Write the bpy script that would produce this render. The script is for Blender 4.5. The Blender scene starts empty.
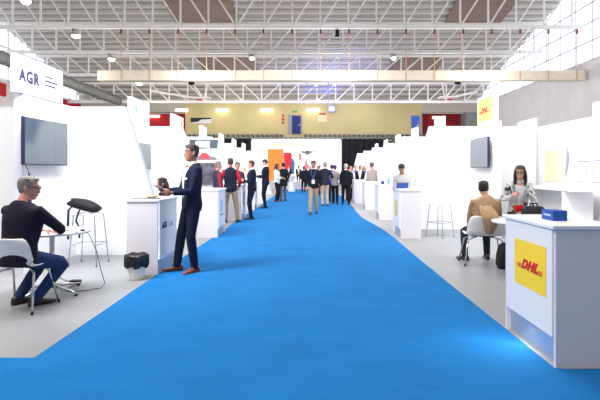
import bpy, bmesh, math, random
from mathutils import Vector as V, Matrix as M, Euler
random.seed(7)
PI = math.pi
R = math.radians
scene = bpy.context.scene
C = scene.collection

# ------------------------------------------------------------------ materials
MATS = {}
def lin(c):
    return tuple((x/12.92 if x <= .04045 else ((x+.055)/1.055)**2.4) for x in [k/255 for k in c])
def mat(name, rgb, rough=.6, metal=0., spec=.3, noise=0., nscale=20., bump=0., bscale=60., emit=0., emit_rgb=None, coat=0., alpha=1., trans=0.):
    if name in MATS: return MATS[name]
    m = bpy.data.materials.new(name); m.use_nodes = True
    nt = m.node_tree; b = nt.nodes['Principled BSDF']
    col = lin(rgb)
    b.inputs['Base Color'].default_value = (*col, 1)
    b.inputs['Roughness'].default_value = rough
    b.inputs['Metallic'].default_value = metal
    b.inputs['Specular IOR Level'].default_value = spec
    b.inputs['Coat Weight'].default_value = coat
    b.inputs['Transmission Weight'].default_value = trans
    b.inputs['Alpha'].default_value = alpha
    if noise or bump:
        tc = nt.nodes.new('ShaderNodeTexCoord')
    if noise:
        n = nt.nodes.new('ShaderNodeTexNoise'); n.inputs['Scale'].default_value = nscale; n.inputs['Detail'].default_value = 4
        nt.links.new(tc.outputs['Object'], n.inputs['Vector'])
        r = nt.nodes.new('ShaderNodeValToRGB')
        r.color_ramp.elements[0].position = .3; r.color_ramp.elements[1].position = .7
        r.color_ramp.elements[0].color = (*[max(0, c*(1-noise)) for c in col], 1)
        r.color_ramp.elements[1].color = (*[min(1, c*(1+noise)) for c in col], 1)
        nt.links.new(n.outputs['Fac'], r.inputs['Fac']); nt.links.new(r.outputs['Color'], b.inputs['Base Color'])
    if bump:
        n2 = nt.nodes.new('ShaderNodeTexNoise'); n2.inputs['Scale'].default_value = bscale; n2.inputs['Detail'].default_value = 3
        nt.links.new(tc.outputs['Object'], n2.inputs['Vector'])
        bp = nt.nodes.new('ShaderNodeBump'); bp.inputs['Strength'].default_value = bump; bp.inputs['Distance'].default_value = .02
        nt.links.new(n2.outputs['Fac'], bp.inputs['Height']); nt.links.new(bp.outputs['Normal'], b.inputs['Normal'])
    if emit:
        b.inputs['Emission Color'].default_value = (*lin(emit_rgb or rgb), 1)
        b.inputs['Emission Strength'].default_value = emit
    MATS[name] = m
    return m
def fabric(name, rgb, rough=.85):
    return mat(name, rgb, rough=rough, spec=.15, noise=.12, nscale=14, bump=.15, bscale=90)

# ------------------------------------------------------------------ mesh helpers
def BM(): return bmesh.new()
def box(bm, lo, hi):
    x0, y0, z0 = lo; x1, y1, z1 = hi
    vs = [bm.verts.new(p) for p in ((x0,y0,z0),(x1,y0,z0),(x1,y1,z0),(x0,y1,z0),(x0,y0,z1),(x1,y0,z1),(x1,y1,z1),(x0,y1,z1))]
    for f in ((3,2,1,0),(4,5,6,7),(0,1,5,4),(1,2,6,5),(2,3,7,6),(3,0,4,7)):
        bm.faces.new([vs[i] for i in f])
def prism(bm, pts, vec):
    """polygon (list of 3d points) extruded along vec"""
    vec = V(vec); a = [bm.verts.new(p) for p in pts]; b = [bm.verts.new(V(p)+vec) for p in pts]
    bm.faces.new(a); bm.faces.new(list(reversed(b)))
    n = len(pts)
    for i in range(n): bm.faces.new((a[i], b[i], b[(i+1) % n], a[(i+1) % n]))
def tube(bm, pts, rad, n=12, side=None, cap=True):
    """tube through pts; rad is a radius or list of radii / (a,b) pairs; side is the direction of the a axis"""
    pts = [V(p) for p in pts]
    if not isinstance(rad, (list,)): rad = [rad]*len(pts)
    rings = []
    prev = V(side) if side is not None else None
    for i, p in enumerate(pts):
        t = (pts[min(i+1, len(pts)-1)]-pts[max(i-1, 0)])
        if t.length < 1e-9: t = V((0,0,1))
        t.normalize()
        s = prev if prev is not None else (V((1,0,0)) if abs(t.x) < .8 else V((0,1,0)))
        a = s-t*s.dot(t)
        if a.length < 1e-4:
            a = t.orthogonal()
        a.normalize()
        if side is None: prev = a
        b = t.cross(a)
        ra, rb = rad[i] if isinstance(rad[i], (tuple, list)) else (rad[i], rad[i])
        rings.append([bm.verts.new(p+a*(ra*math.cos(2*PI*k/n))+b*(rb*math.sin(2*PI*k/n))) for k in range(n)])
    for i in range(len(rings)-1):
        for k in range(n):
            bm.faces.new((rings[i][k], rings[i][(k+1) % n], rings[i+1][(k+1) % n], rings[i+1][k]))
    if cap:
        bm.faces.new(list(reversed(rings[0]))); bm.faces.new(rings[-1])
    return rings
def loft(bm, rings):
    n = len(rings[0]); vr = [[bm.verts.new(p) for p in r] for r in rings]
    for i in range(len(vr)-1):
        for k in range(n):
            bm.faces.new((vr[i][k], vr[i][(k+1) % n], vr[i+1][(k+1) % n], vr[i+1][k]))
    bm.faces.new(list(reversed(vr[0]))); bm.faces.new(vr[-1])
def ball(bm, c, r, seg=12):
    if not isinstance(r, (tuple, list)): r = (r, r, r)
    mtx = M.Translation(c) @ M.Diagonal((*r, 1))
    bmesh.ops.create_uvsphere(bm, u_segments=seg, v_segments=max(6, seg*2//3), radius=1, matrix=mtx)
def lathe(bm, prof, n=24, c=(0,0,0)):
    rings = []
    for r, z in prof:
        rings.append([V((c[0]+max(r, 1e-4)*math.cos(2*PI*k/n), c[1]+max(r, 1e-4)*math.sin(2*PI*k/n), c[2]+z)) for k in range(n)])
    loft(bm, rings)
def bevel(bm, w=.005, seg=2):
    bmesh.ops.bevel(bm, geom=[e for e in bm.edges], offset=w, segments=seg, affect='EDGES', profile=.5)
def to_mesh(name, bm, smooth=False, fixn=True):
    if fixn: bmesh.ops.recalc_face_normals(bm, faces=bm.faces[:])
    me = bpy.data.meshes.new(name); bm.to_mesh(me); bm.free()
    if smooth:
        for p in me.polygons: p.use_smooth = True
    return me
def obj(name, bm, m, parent=None, loc=(0,0,0), rot=(0,0,0), smooth=False, fixn=True):
    me = bm if isinstance(bm, bpy.types.Mesh) else to_mesh(name, bm, smooth, fixn)
    if m is not None:
        me.materials.clear(); me.materials.append(m)
    o = bpy.data.objects.new(name, me); C.objects.link(o)
    o.location = loc; o.rotation_euler = rot
    if parent is not None: o.parent = parent
    return o
def tag(o, label=None, cat=None, group=None, kind=None):
    if label: o['label'] = label
    if cat: o['category'] = cat
    if group: o['group'] = group
    if kind: o['kind'] = kind
    return o
def thing(name, label, cat, loc=(0,0,0), rz=0., group=None):
    o = bpy.data.objects.new(name, None); C.objects.link(o); o.empty_display_size = .1
    o.location = loc; o.rotation_euler = (0,0,rz)
    return tag(o, label, cat, group)
def struct(name, bm, m, parent=None, **k):
    o = obj(name, bm, m, parent, **k)
    if parent is None: o['kind'] = 'structure'
    return o
def dup(root, loc, rz, label=None, group=None):
    r = root.copy(); C.objects.link(r); r.location = loc; r.rotation_euler = (0,0,rz)
    if label: r['label'] = label
    if group: r['group'] = group
    for ch in list(root.children):
        c = ch.copy(); C.objects.link(c); c.parent = r
        for g in ch.children:
            d = g.copy(); C.objects.link(d); d.parent = c
    return r
def frame(origin, xdir):
    """matrix of a vertical sheet: local x along xdir, local y up, local z = outward normal"""
    x = V(xdir).normalized(); y = V((0,0,1)); z = x.cross(y)
    m = M((x, y, z)).transposed().to_4x4(); m.translation = V(origin)
    return m
def text_mesh(body, size, depth=.002, shear=0., offset=0., align='LEFT', space=1.):
    cu = bpy.data.curves.new('lettering', 'FONT'); cu.body = body; cu.size = size; cu.extrude = depth
    cu.shear = shear; cu.offset = offset; cu.align_x = align; cu.space_character = space; cu.resolution_u = 3
    o = bpy.data.objects.new('lettering', cu); C.objects.link(o)
    dg = bpy.context.evaluated_depsgraph_get(); dg.update()
    me = bpy.data.meshes.new_from_object(o.evaluated_get(dg)); me.name = 'lettering'
    bpy.data.objects.remove(o); bpy.data.curves.remove(cu)
    return me
def text(name, body, size, m, parent, mtx, **k):
    o = obj(name, text_mesh(body, size, **k), m, parent)
    o.matrix_local = mtx
    return o
def text_fit(name, body, w, h, m, parent, mtx, depth=.002, shear=0., bold=.05, space=1.):
    """lettering scaled to a width and a height"""
    me = text_mesh(body, 1., depth, shear, bold, 'LEFT', space)
    xs = [v.co.x for v in me.vertices]; ys = [v.co.y for v in me.vertices]
    x0, x1, y0, y1 = min(xs), max(xs), min(ys), max(ys)
    for v in me.vertices: v.co.x = (v.co.x-x0)*w/(x1-x0); v.co.y = (v.co.y-y0)*h/(y1-y0)
    o = obj(name, me, m, parent); o.matrix_local = mtx; return o
def remesh(bm, voxel, smooth=2):
    bmesh.ops.recalc_face_normals(bm, faces=bm.faces[:])
    me = bpy.data.meshes.new('tmp'); bm.to_mesh(me); bm.free()
    o = bpy.data.objects.new('tmp', me); C.objects.link(o)
    md = o.modifiers.new('r', 'REMESH'); md.mode = 'VOXEL'; md.voxel_size = voxel; md.use_smooth_shade = True
    dg = bpy.context.evaluated_depsgraph_get(); dg.update()
    out = bpy.data.meshes.new_from_object(o.evaluated_get(dg))
    bpy.data.objects.remove(o); bpy.data.meshes.remove(me)
    b2 = bmesh.new(); b2.from_mesh(out); bpy.data.meshes.remove(out)
    for _ in range(smooth):
        bmesh.ops.smooth_vert(b2, verts=b2.verts[:], factor=.5, use_axis_x=True, use_axis_y=True, use_axis_z=True)
    return b2

# ------------------------------------------------------------------ palette
WHITE = mat('white laminate', (236,236,240), rough=.45, spec=.3, noise=.01, nscale=3)
PANEL = mat('white booth panel', (240,240,243), rough=.6, spec=.2, noise=.01, nscale=2)
WPLAST = mat('white plastic', (232,230,228), rough=.4, spec=.4)
CHROME = mat('chrome', (205,208,214), rough=.18, metal=1.)
STEEL = mat('brushed aluminium', (196,200,208), rough=.35, metal=1., noise=.06, nscale=8)
BLACK = mat('black plastic', (22,22,26), rough=.45)
BAG = mat('black nylon', (28,30,34), rough=.7, noise=.2, nscale=30, bump=.2, bscale=120)
SCREEN = mat('glossy dark screen', (52,66,80), rough=.12, spec=.6, coat=.4)
YELLOW = mat('yellow print', (255,216,48), rough=.5)
RED = mat('red print', (212,20,40), rough=.5)
NAVYINK = mat('navy ink', (42,44,80), rough=.5)
GREYINK = mat('grey ink', (120,125,140), rough=.5)
TEALINK = mat('teal ink', (70,190,190), rough=.5)
BLUEINK = mat('blue ink', (60,110,200), rough=.5)
ORANGEINK = mat('orange ink', (240,130,40), rough=.5)
TRUSSW = mat('white painted steel', (242,240,238), rough=.5, noise=.03, nscale=1.5)
LED = mat('white led strip', (245,250,255), emit=5.)

# ------------------------------------------------------------------ camera
H = 1.45
cam = bpy.data.cameras.new('camera'); co = bpy.data.objects.new('camera', cam); C.objects.link(co)
co.location = (0,0,H); co.rotation_euler = (PI/2,0,0)
cam.sensor_width = 36; cam.lens = 480/600*36
cam.shift_x = -10.5/600; cam.shift_y = -29/600
cam.clip_end = 200
scene.camera = co

# ------------------------------------------------------------------ hall shell
XL, XR, YB = -27., 20., 56.
bm = BM(); box(bm, (XL-1,-3,-.2), (XR+1,YB+4,0))
floor_m = mat('grey hall floor', (142,144,148), rough=.42, spec=.35, noise=.05, nscale=1.3, bump=.03, bscale=40)
struct('floor', bm, floor_m)

# blue carpet: aisle 4 m wide plus cross aisle in front
bm = BM()
carp = mat('blue needle felt carpet', (28,108,172), rough=.95, spec=.08, noise=.07, nscale=2.2, bump=.35, bscale=7)
pts = [(-9,-2.5,0),(9,-2.5,0),(9,3.50,0),(1.86,3.50,0),(1.79,3.52,0)]
for y, dx in ((6,-.01),(8.5,.0),(10.5,.03),(12,.0),(13.5,-.10),(15,-.2),(17,-.16),(19,-.1),(24,-.02),(37.6,0)):
    pts.append((1.79+dx,y,0))
pts += [(-2.137,37.6,0)]
for y, dx in ((30,.0),(20,.02),(15,-.01),(11,.02),(7,-.01),(5,.0)):
    pts.append((-2.137+dx,y,0))
pts += [(-2.137,3.71,0),(-9,3.73,0)]
prism(bm, [(x,y,.001) for x,y,z in pts], (0,0,.006))
tag(obj('carpet', bm, carp), 'blue carpet running down the aisle and across the foreground floor', 'carpet')
cn = carp.node_tree; cb = cn.nodes['Principled BSDF']
tc_ = cn.nodes.new('ShaderNodeTexCoord'); mp = cn.nodes.new('ShaderNodeMapping'); mp.inputs['Scale'].default_value = (.5,2.6,1)
nz = cn.nodes.new('ShaderNodeTexNoise'); nz.inputs['Scale'].default_value = 1.5; nz.inputs['Detail'].default_value = 2
b2_ = cn.nodes.new('ShaderNodeBump'); b2_.inputs['Strength'].default_value = .3; b2_.inputs['Distance'].default_value = .06
cn.links.new(tc_.outputs['Object'], mp.inputs['Vector']); cn.links.new(mp.outputs['Vector'], nz.inputs['Vector']); cn.links.new(nz.outputs['Fac'], b2_.inputs['Height'])
old_ = cb.inputs['Normal'].links[0].from_socket
cn.links.new(old_, b2_.inputs['Normal']); cn.links.new(b2_.outputs['Normal'], cb.inputs['Normal'])
# ceiling deck, curved along the depth
prof = [(24,17.4),(29,16.7),(35,15.5),(38,15.0),(41,14.4),(44,13.75),(47,13.05),(50.5,12.2),(53,11.45),(56,10.3),(60,8.7)]
def roof(y):
    for (a, za), (b, zb) in zip(prof, prof[1:]):
        if a <= y <= b: return za+(zb-za)*(y-a)/(b-a)
    return prof[0][1] if y < prof[0][0] else prof[-1][1]
bm = BM()
lo = [(XL, y, z) for y, z in prof]; hi = [(XL, y, z+.3) for y, z in reversed(prof)]
prism(bm, lo+hi, (XR-XL,0,0))
deck = mat('pale ribbed roof deck', (172,167,164), rough=.7, noise=.05, nscale=.8)
ceil = struct('ceiling', bm, deck)
purl = mat('light grey purlin steel', (206,202,198), rough=.5)
y = 28.5
while y < 57.4:
    bm = BM(); z = roof(y); box(bm, (XL+.1,y-.07,z-.30), (XR-.1,y+.07,z-.02))
    obj('purlin', bm, purl, ceil); y += 1.0
brown = mat('brown skylight blind', (128,110,104), rough=.8, noise=.05, nscale=1)
for i, (x0, x1, y0, y1) in enumerate(((-11.5,-6.2,36.5,40.9),(-11.2,-5.6,47.2,50.4),(11.4,16.2,36.5,40.9),(8.1,13.2,47.2,50.4))):
    bm = BM()
    q = [(x0,y0,roof(y0)-.34),(x1,y0,roof(y0)-.34),(x1,y1,roof(y1)-.34),(x0,y1,roof(y1)-.34)]
    prism(bm, q, (0,0,.06)); struct('trim_%d' % (i+1), bm, brown)

# side wall right: concrete below, glazed band above
conc = mat('pale grey concrete panels', (222,221,226), rough=.8, noise=.05, nscale=.5, bump=.05, bscale=8)
bm = BM(); yy = 27.
while yy < 58:
    box(bm, (XR,yy+.02,0), (XR+.3,yy+4.98,9.3)); yy += 5
box(bm, (XR+.02,27,0), (XR+.3,60,9.28))
struct('wall_right', bm, conc)
glass = mat('daylit glass', (240,246,255), rough=.3, emit=1.5)
mull = mat('grey window frame', (226,227,234), rough=.5)
def window(name, x, y0, y1, z0, z1, hz, step, out):
    w = bpy.data.objects.new(name, None); C.objects.link(w); w.location = (x, y0, z0); w['kind'] = 'structure'
    L = y1-y0; n = int(L/step)
    bm = BM()
    a = [(.1*out, 0, 0)]+[(.1*out, k*L/12, min(z1, roof(y0+k*L/12)+.2)-z0) for k in range(13)]+[(.1*out, L, 0)]
    prism(bm, a, (.03*out,0,0)); obj('pane', bm, glass, w)
    for z in hz:
        bm = BM(); box(bm, (-.05,0,z-z0-.06), (.05,L,z-z0+.06)); obj('rail', bm, mull, w)
    for k in range(n+1):
        yk = k*step; bm = BM(); zz = min(z1, roof(y0+yk)+.2)-z0
        box(bm, (-.05,yk-.05,0), (.05,yk+.05,zz)); obj('mullion', bm, mull, w)
window('window_1', XR+.05, 27.5, 58., 9.3, 17., (9.38,10.75,12.1,13.45), 2.2, 1)
window('window_2', XL-.05, 27.5, 58., 9.4, 17., (9.5,11.0,12.4), 2.2, -1)
wl = mat('white plaster wall', (232,230,230), rough=.8, noise=.03, nscale=1)
bm = BM(); box(bm, (XL-.3,27.,0), (XL,60,9.4)); struct('wall_left', bm, wl)
redp = mat('red painted wall', (196,44,56), rough=.7, noise=.06, nscale=1)
for i, (y0, y1, z0, z1) in enumerate(((36.,42.3,8.0,9.1),(51.0,56.,8.3,9.3))):
    bm = BM(); box(bm, (XL+.01,y0,z0), (XL+.2,y1,z1)); struct('trim_%d' % (5+i), bm, redp)

# back wall: yellow middle, red recesses, beige lintel
ywall = mat('pale yellow wall', (200,186,138), rough=.8, noise=.04, nscale=.6)
bm = BM(); box(bm, (-14.6,YB,5.2), (12.9,YB+.4,9.35)); struct('wall_back', bm, ywall)
beige = mat('beige lintel', (190,184,176), rough=.8)
bm = BM(); box(bm, (XL,YB+.1,8.35), (-14.6,YB+.5,10.9)); struct('trim_7', bm, beige)
bm = BM(); box(bm, (12.9,YB+.1,8.3), (XR,YB+.5,10.9)); struct('trim_8', bm, beige)
bm = BM(); box(bm, (-14.6,YB+.02,9.35), (12.9,YB+.5,10.9)); struct('trim_9', bm, beige)
bm = BM(); box(bm, (XL,YB+2.2,4.), (-14.6,YB+2.5,8.4)); struct('wall_back_left', bm, redp)
dred = mat('dark red painted wall', (150,30,44), rough=.7, noise=.06, nscale=1)
bm = BM(); box(bm, (12.9,YB+2.2,4.), (19.,YB+2.5,8.4)); struct('wall_back_right', bm, dred)
grey = mat('grey painted wall', (150,150,150), rough=.8)
bm = BM(); box(bm, (12.9,YB,0), (13.05,YB+2.2,8.35)); box(bm, (18.2,YB+.2,0), (XR,YB+2.6,8.35)); struct('trim_10', bm, grey)
bm = BM(); box(bm, (XL,YB+.1,0), (-14.6,YB+2.6,5.8)); box(bm, (12.9,YB+.1,0), (XR,YB+2.6,5.4)); struct('trim_11', bm, beige)
bm = BM(); box(bm, (-14.6,YB+.02,0), (12.9,YB+.4,5.2)); struct('trim_12', bm, beige)

# blue doors in the back wall
dblue = mat('blue door paint', (30,42,110), rough=.5); dblue2 = mat('bright blue door paint', (58,98,200), rough=.5)
dframe = mat('grey door frame', (150,150,160), rough=.5)
def door(name, x0, x1, leaf0, leaf1, z0, z1, m):
    d = bpy.data.objects.new(name, None); C.objects.link(d); d.location = (x0,YB,z0); d['kind'] = 'structure'
    w = x1-x0; h = z1-z0
    bm = BM(); box(bm, (0,-.12,0), (w,0,h)); obj('door_frame', bm, dframe, d)
    bm = BM(); box(bm, (leaf0-x0,-.17,0), (leaf1-x0,-.12,h-.12)); lf = obj('door_leaf', bm, m, d)
    bm = BM(); box(bm, (leaf1-x0-.22,-.25,1.0), (leaf1-x0-.08,-.17,1.12)); obj('handle', bm, STEEL, lf)
door('door_1', -2.62,-1.0,-2.15,-1.15, 5.75, 8.0, dblue)
door('door_2', 11.7,12.75,11.78,12.65, 5.75, 7.95, dblue2)
# signs and lamps on the back wall
signg = mat('green exit sign', (60,150,70), rough=.5, emit=.2)
bm = BM(); box(bm, (-.3,-.05,0), (.3,0,.16)); tag(obj('exit_sign', bm, signg, loc=(-1.85,YB,8.3)), 'small green exit sign above the blue door in the yellow wall', 'sign')
rf = mat('red safety sign', (186,60,50), rough=.5)
for k in range(3):
    bm = BM(); box(bm, (-.14,-.04,0), (.14,0,.28))
    tag(obj('safety_sign', bm, rf, loc=(-3.2,YB,6.95+.4*k)), ['lowest','middle','topmost'][k]+' small red safety sign on the yellow wall left of the blue door', 'sign', 'red safety signs by the door')
t = thing('wall_banner', 'dark and white banner hanging on the yellow wall at its left end', 'banner', (-12.9,YB-.02,7.0))
bm = BM(); box(bm, (-1.05,-.05,0), (1.3,0,.65)); obj('cloth', bm, mat('banner white', (225,225,230), rough=.8), t)
bm = BM(); prism(bm, [(-1.05,-.06,.1),(-.2,-.06,.2),(.2,-.06,.45),(1.3,-.06,.5),(1.3,-.06,.65),(-1.05,-.06,.65)], (0,-.01,0)); obj('print', bm, BLACK, t)
tubem = mat('fluorescent tube', (255,250,225), emit=9.)
tuber = mat('warm fluorescent tube', (255,215,190), emit=6.)
def wall_lamp(x, y, z, m, label, w=1.3):
    t = thing('wall_light', label, 'light', (x,y,z), 0, 'fluorescent lights on the back wall')
    bm = BM(); box(bm, (-w/2-.08,-.1,.16), (w/2+.08,.0,.26)); obj('housing', bm, WHITE, t)
    bm = BM(); tube(bm, [(-w/2,-.14,.02),(w/2,-.14,.02)], .1, 8); obj('lamp_tube', bm, m, t)
for x, s in ((-15.0,'farthest left of those on the yellow wall'),(-10.3,'second from the left on the yellow wall'),(-5.1,'between the second one and the blue door'),(.3,'right of the blue door beside the floodlight')):
    wall_lamp(x, YB-.05 if x > -14.6 else YB+.05, 8.5, tubem, 'fluorescent strip light, '+s)
wall_lamp(-18.9, YB+2.1, 8.0, tuber, 'warm strip light on the red wall at the left of the back wall')
wall_lamp(15.4, YB+2.1, 7.85, tuber, 'warm strip light on the dark red wall at the right')
t = thing('floodlight', 'blue floodlight high on the yellow wall right of the blue door', 'light', (2.45,YB-.31,8.35))
bm = BM(); box(bm, (-.42,0,-.1), (.42,.3,.75)); obj('housing', bm, mat('pale blue housing', (150,165,225), rough=.5), t)
bm = BM(); box(bm, (-.25,-.03,.12), (.25,0,.5)); obj('lens', bm, mat('blue white lamp', (190,215,255), emit=10.), t)
t = thing('basketball_hoop', 'small basketball hoop on the yellow wall below the lights', 'basketball hoop', (1.4,YB,7.0))
bm = BM(); tube(bm, [(.4*math.cos(a*PI/6),-.5+.25*math.sin(a*PI/6),1.05) for a in range(13)], .06, 6); obj('ring', bm, RED, t)
bm = BM(); box(bm, (-.55,-.08,.15), (.55,-.02,1.0)); obj('backboard', bm, mat('pale backboard', (228,214,170), rough=.6), t)

# bleachers below the yellow wall
bl = mat('grey concrete steps', (190,188,178), rough=.8, noise=.05)
bm = BM(); poly = [(-14.5,55.9,0)]
prof_b = []
for k in range(11):
    yk = 55.9-.85*k; zk = 5.25-.40*k
    prof_b += [(yk, zk), (yk-.85, zk)]
prism(bm, [(-14.5,55.9,0)]+[(-14.5,a,b) for a, b in prof_b]+[(-14.5,prof_b[-1][0],0)], (29.0,0,0))
struct('trim_13', bm, bl)
seatm = mat('grey plastic seat', (138,140,136), rough=.5); seatd = mat('dark seat underside', (70,72,74), rough=.6)
s0 = thing('bleacher_seat', 'grey plastic seat on the bleachers below the yellow wall', 'seat', (0,0,0), 0, 'grey bleacher seats')
bm = BM(); box(bm, (-.2,-.2,.30), (.2,.2,.36)); bevel(bm, .02); obj('seat', bm, seatm, s0)
bm = BM(); prism(bm, [(-.2,.18,.34),(.2,.18,.34),(.18,.26,.52),(-.18,.26,.52)], (0,.04,0)); obj('backrest', bm, seatm, s0)
bm = BM(); box(bm, (-.16,-.12,0), (.16,.12,.30)); obj('base', bm, seatd, s0)
first = True
for k in range(9):
    yk = 55.9-.85*k-.45; zk = 5.25-.40*k
    x = -14.0
    while x < 14.2:
        px = 310.5+480*x/yk
        vis = k < 2 or px > 372 or px < 222
        if k < 2 and (286 < px < 302): vis = k == 1
        if vis and not (k > 4 and px > 428) and not (px < 222 and k > 2):
            if first: s0.location = (x,yk,zk); first = False
            else: dup(s0, (x,yk,zk), 0)
        x += .56

# ------------------------------------------------------------------ roof trusses
NODE = 2.04; X0 = -5.4
def truss(y, zb, label):
    zt = roof(y)-.32
    t = thing('roof_truss', label, 'truss', (0,y,zb), 0, 'white roof trusses')
    hh = zt-zb
    bm = BM(); box(bm, (XL+.2,-.13,-.13), (XR-.2,.13,.13)); obj('bottom_chord', bm, TRUSSW, t)
    bm = BM(); box(bm, (XL+.2,-.11,hh-.11), (XR-.2,.11,hh+.11)); obj('top_chord', bm, TRUSSW, t)
    k0 = math.ceil((XL+.4-X0)/NODE); k1 = math.floor((XR-.4-X0)/NODE)
    for k in range(k0, k1+1):
        x = X0+k*NODE
        bm = BM(); box(bm, (x-.06,-.06,.1), (x+.06,.06,hh-.1)); obj('vertical_post', bm, TRUSSW, t)
        if k < 0 and k < k1:
            bm = BM(); tube(bm, [(x+.05,0,hh-.1),(x+NODE-.05,0,.1)], .065, 6); obj('diagonal', bm, TRUSSW, t)
        elif k >= 0 and k < k1:
            bm = BM(); tube(bm, [(x+.05,0,.1),(x+NODE-.05,0,hh-.1)], .065, 6); obj('diagonal', bm, TRUSSW, t)
    # light bracing tube behind the bottom chord
    bm = BM(); tube(bm, [(XL+.2,.9,-.02+.35),(XR-.2,.9,-.02+.35)], .06, 6); obj('tie_bar', bm, TRUSSW, t)
for y, z, s in ((29,12.25,'white steel roof truss nearest the camera, cut by the top of the photo'),(35,11.95,'white steel roof truss holding the cream curtain beam by its straps'),
             (41,11.62,'white steel roof truss seen just above the cream curtain beam'),(47,10.85,'white steel roof truss mostly hidden behind the cream curtain beam'),(53,9.07,'white steel roof truss just above the yellow wall')):
    truss(y, z, s)
# cream roll of a divider curtain hung by straps
t = thing('divider_curtain', 'long cream divider curtain roll hung by orange straps across the hall', 'curtain', (0,34.7,8.32))
cream = mat('cream curtain fabric', (250,238,216), rough=.8, noise=.05, nscale=2)
bm = BM(); box(bm, (-15.3,-.3,-.36), (19.7,.3,.36)); bevel(bm, .06); obj('curtain_roll', bm, cream, t)
strap = mat('orange strap', (214,176,158), rough=.7)
knob = mat('rust hook', (130,60,50), rough=.6)
for k in range(-4, 13):
    x = X0+k*NODE
    bm = BM(); box(bm, (x-.025,-.34,-.3), (x+.025,-.31,3.35)); s = obj('strap', bm, strap, t)
    bm = BM(); box(bm, (x-.06,-.40,2.95), (x+.06,-.30,3.25)); obj('hook', bm, knob, s)
# high bay lamps
lamp_on = mat('high bay lamp glass', (255,244,226), emit=14.)
def highbay(x, y, z, label, w=.62, m=lamp_on):
    t = thing('high_bay_lamp', label, 'lamp', (x,y,z), 0, 'lamps hanging from the roof trusses')
    bm = BM(); tube(bm, [(-.25,0,.1),(-.25,0,.62)], .03, 6); tube(bm, [(-.25,0,.55),(0,0,.2)], .03, 6); obj('bracket', bm, mat('dark bracket', (90,88,90), rough=.5), t)
    bm = BM(); lathe(bm, [(.06,.28),(.16,.22),(w/2,.0),(w/2,-.03),(.0,-.03)], 16); obj('reflector', bm, STEEL, t, smooth=False)
    bm = BM(); lathe(bm, [(.0,-.02),(w/2-.02,-.03),(w/2-.06,-.12),(w/4,-.2),(0,-.23)], 16); obj('diffuser', bm, m, t)
for x, y, z, s in ((-17.2,29,11.75,'bright lamp at the top left corner on the nearest truss'),(-17.1,35,11.35,'bright lamp on the left above the sign with navy letters'),(-17.0,41,11.05,'bright lamp left of the end of the cream curtain beam'),(-16.8,47,10.05,'bright lamp hanging just below the cream beam on its left')):
    highbay(x, y, z, s)
highbay(-5.0, 41, 11.15, 'small white lamp above the cream beam, left of centre', .5)
highbay(7.1, 41, 11.15, 'small white lamp above the cream beam, right of centre', .5)
t = thing('hanging_speaker', 'dark speaker hanging from the truss above the cream beam centre', 'speaker', (1.95,34.9,11.2))
bm = BM(); box(bm, (-.14,-.12,0), (.14,.12,.5)); bevel(bm, .02); obj('case', bm, BLACK, t)
bm = BM(); tube(bm, [(0,0,.5),(0,0,.75)], .02, 6); obj('bracket', bm, BLACK, t)
# spiral duct along the left wall
duct = mat('dark grey spiral duct', (112,116,116), rough=.55, noise=.1, nscale=2)
bm = BM()
tube(bm, [(0,0,0),(0,22,-.05)], .45, 20)
for k in range(22): tube(bm, [(0,k*1.0+.2,0),(0,k*1.0+.25,0)], .475, 20)
tag(obj('ventilation_duct', bm, duct, loc=(-21.,30.4,9.15)), 'dark grey round ventilation duct running along the left side', 'duct')
# folded basketball gear under the roof
def hoop(x0, z0, x1, z1, y, label):
    t = thing('folded_basketball_hoop', label, 'basketball hoop', (x1,y,z1))
    dx, dz = x0-x1, z0-z1
    bm = BM(); tube(bm, [(0,0,0),(dx,0,dz)], .11, 8); obj('arm', bm, TRUSSW, t)
    s = 1 if dx < 0 else -1
    bm = BM(); tube(bm, [(0,0,.05),(-s*1.1,0,1.5)], .07, 8); tube(bm, [(0,0,.05),(s*.3,0,1.4)], .05, 8); obj('strut', bm, TRUSSW, t)
    bm = BM(); box(bm, (-.9-.3*s,-.5,.1), (.9-.3*s,.5,.2)); obj('backboard', bm, WHITE, t)
    bm = BM(); tube(bm, [(-s*.4+.25*math.cos(a*PI/6),-.1+.25*math.sin(a*PI/6),-.05) for a in range(13)], .05, 6); obj('ring', bm, RED, t)
    bm = BM(); box(bm, (-s*1.2-.25,-.2,1.4), (-s*1.2+.25,.2,1.75)); obj('winch', bm, BLACK, t)
hoop(-15.4, 9.15, -10.2, 8.3, 46, 'folded basketball hoop under the roof on the left, white arm raised')
hoop(16.0, 9.05, 12.9, 8.35, 46, 'folded basketball hoop under the roof on the right near the yellow sign')
# lighting bar in the middle
t = thing('lighting_bar', 'blue lit lighting bar hanging in front of the far truss, centre', 'lighting bar', (0.7,46.,9.0))
blu = mat('blue lit lattice', (150,160,226), rough=.5)
bm = BM()
for z in (0,.45): tube(bm, [(-1.6,0,z),(2.0,0,z)], .06, 6)
for k in range(8): tube(bm, [(-1.6+k*.45,0,0),(-1.6+(k+1)*.45,0,.45)], .03, 5)
obj('lattice', bm, blu, t)
bm = BM(); tube(bm, [(1.0,0,-1.2),(1.0,0,1.9)], .05, 6); tube(bm, [(-1.0,0,.4),(-1.0,0,1.9)], .04, 6); obj('hanger', bm, blu, t)

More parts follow.
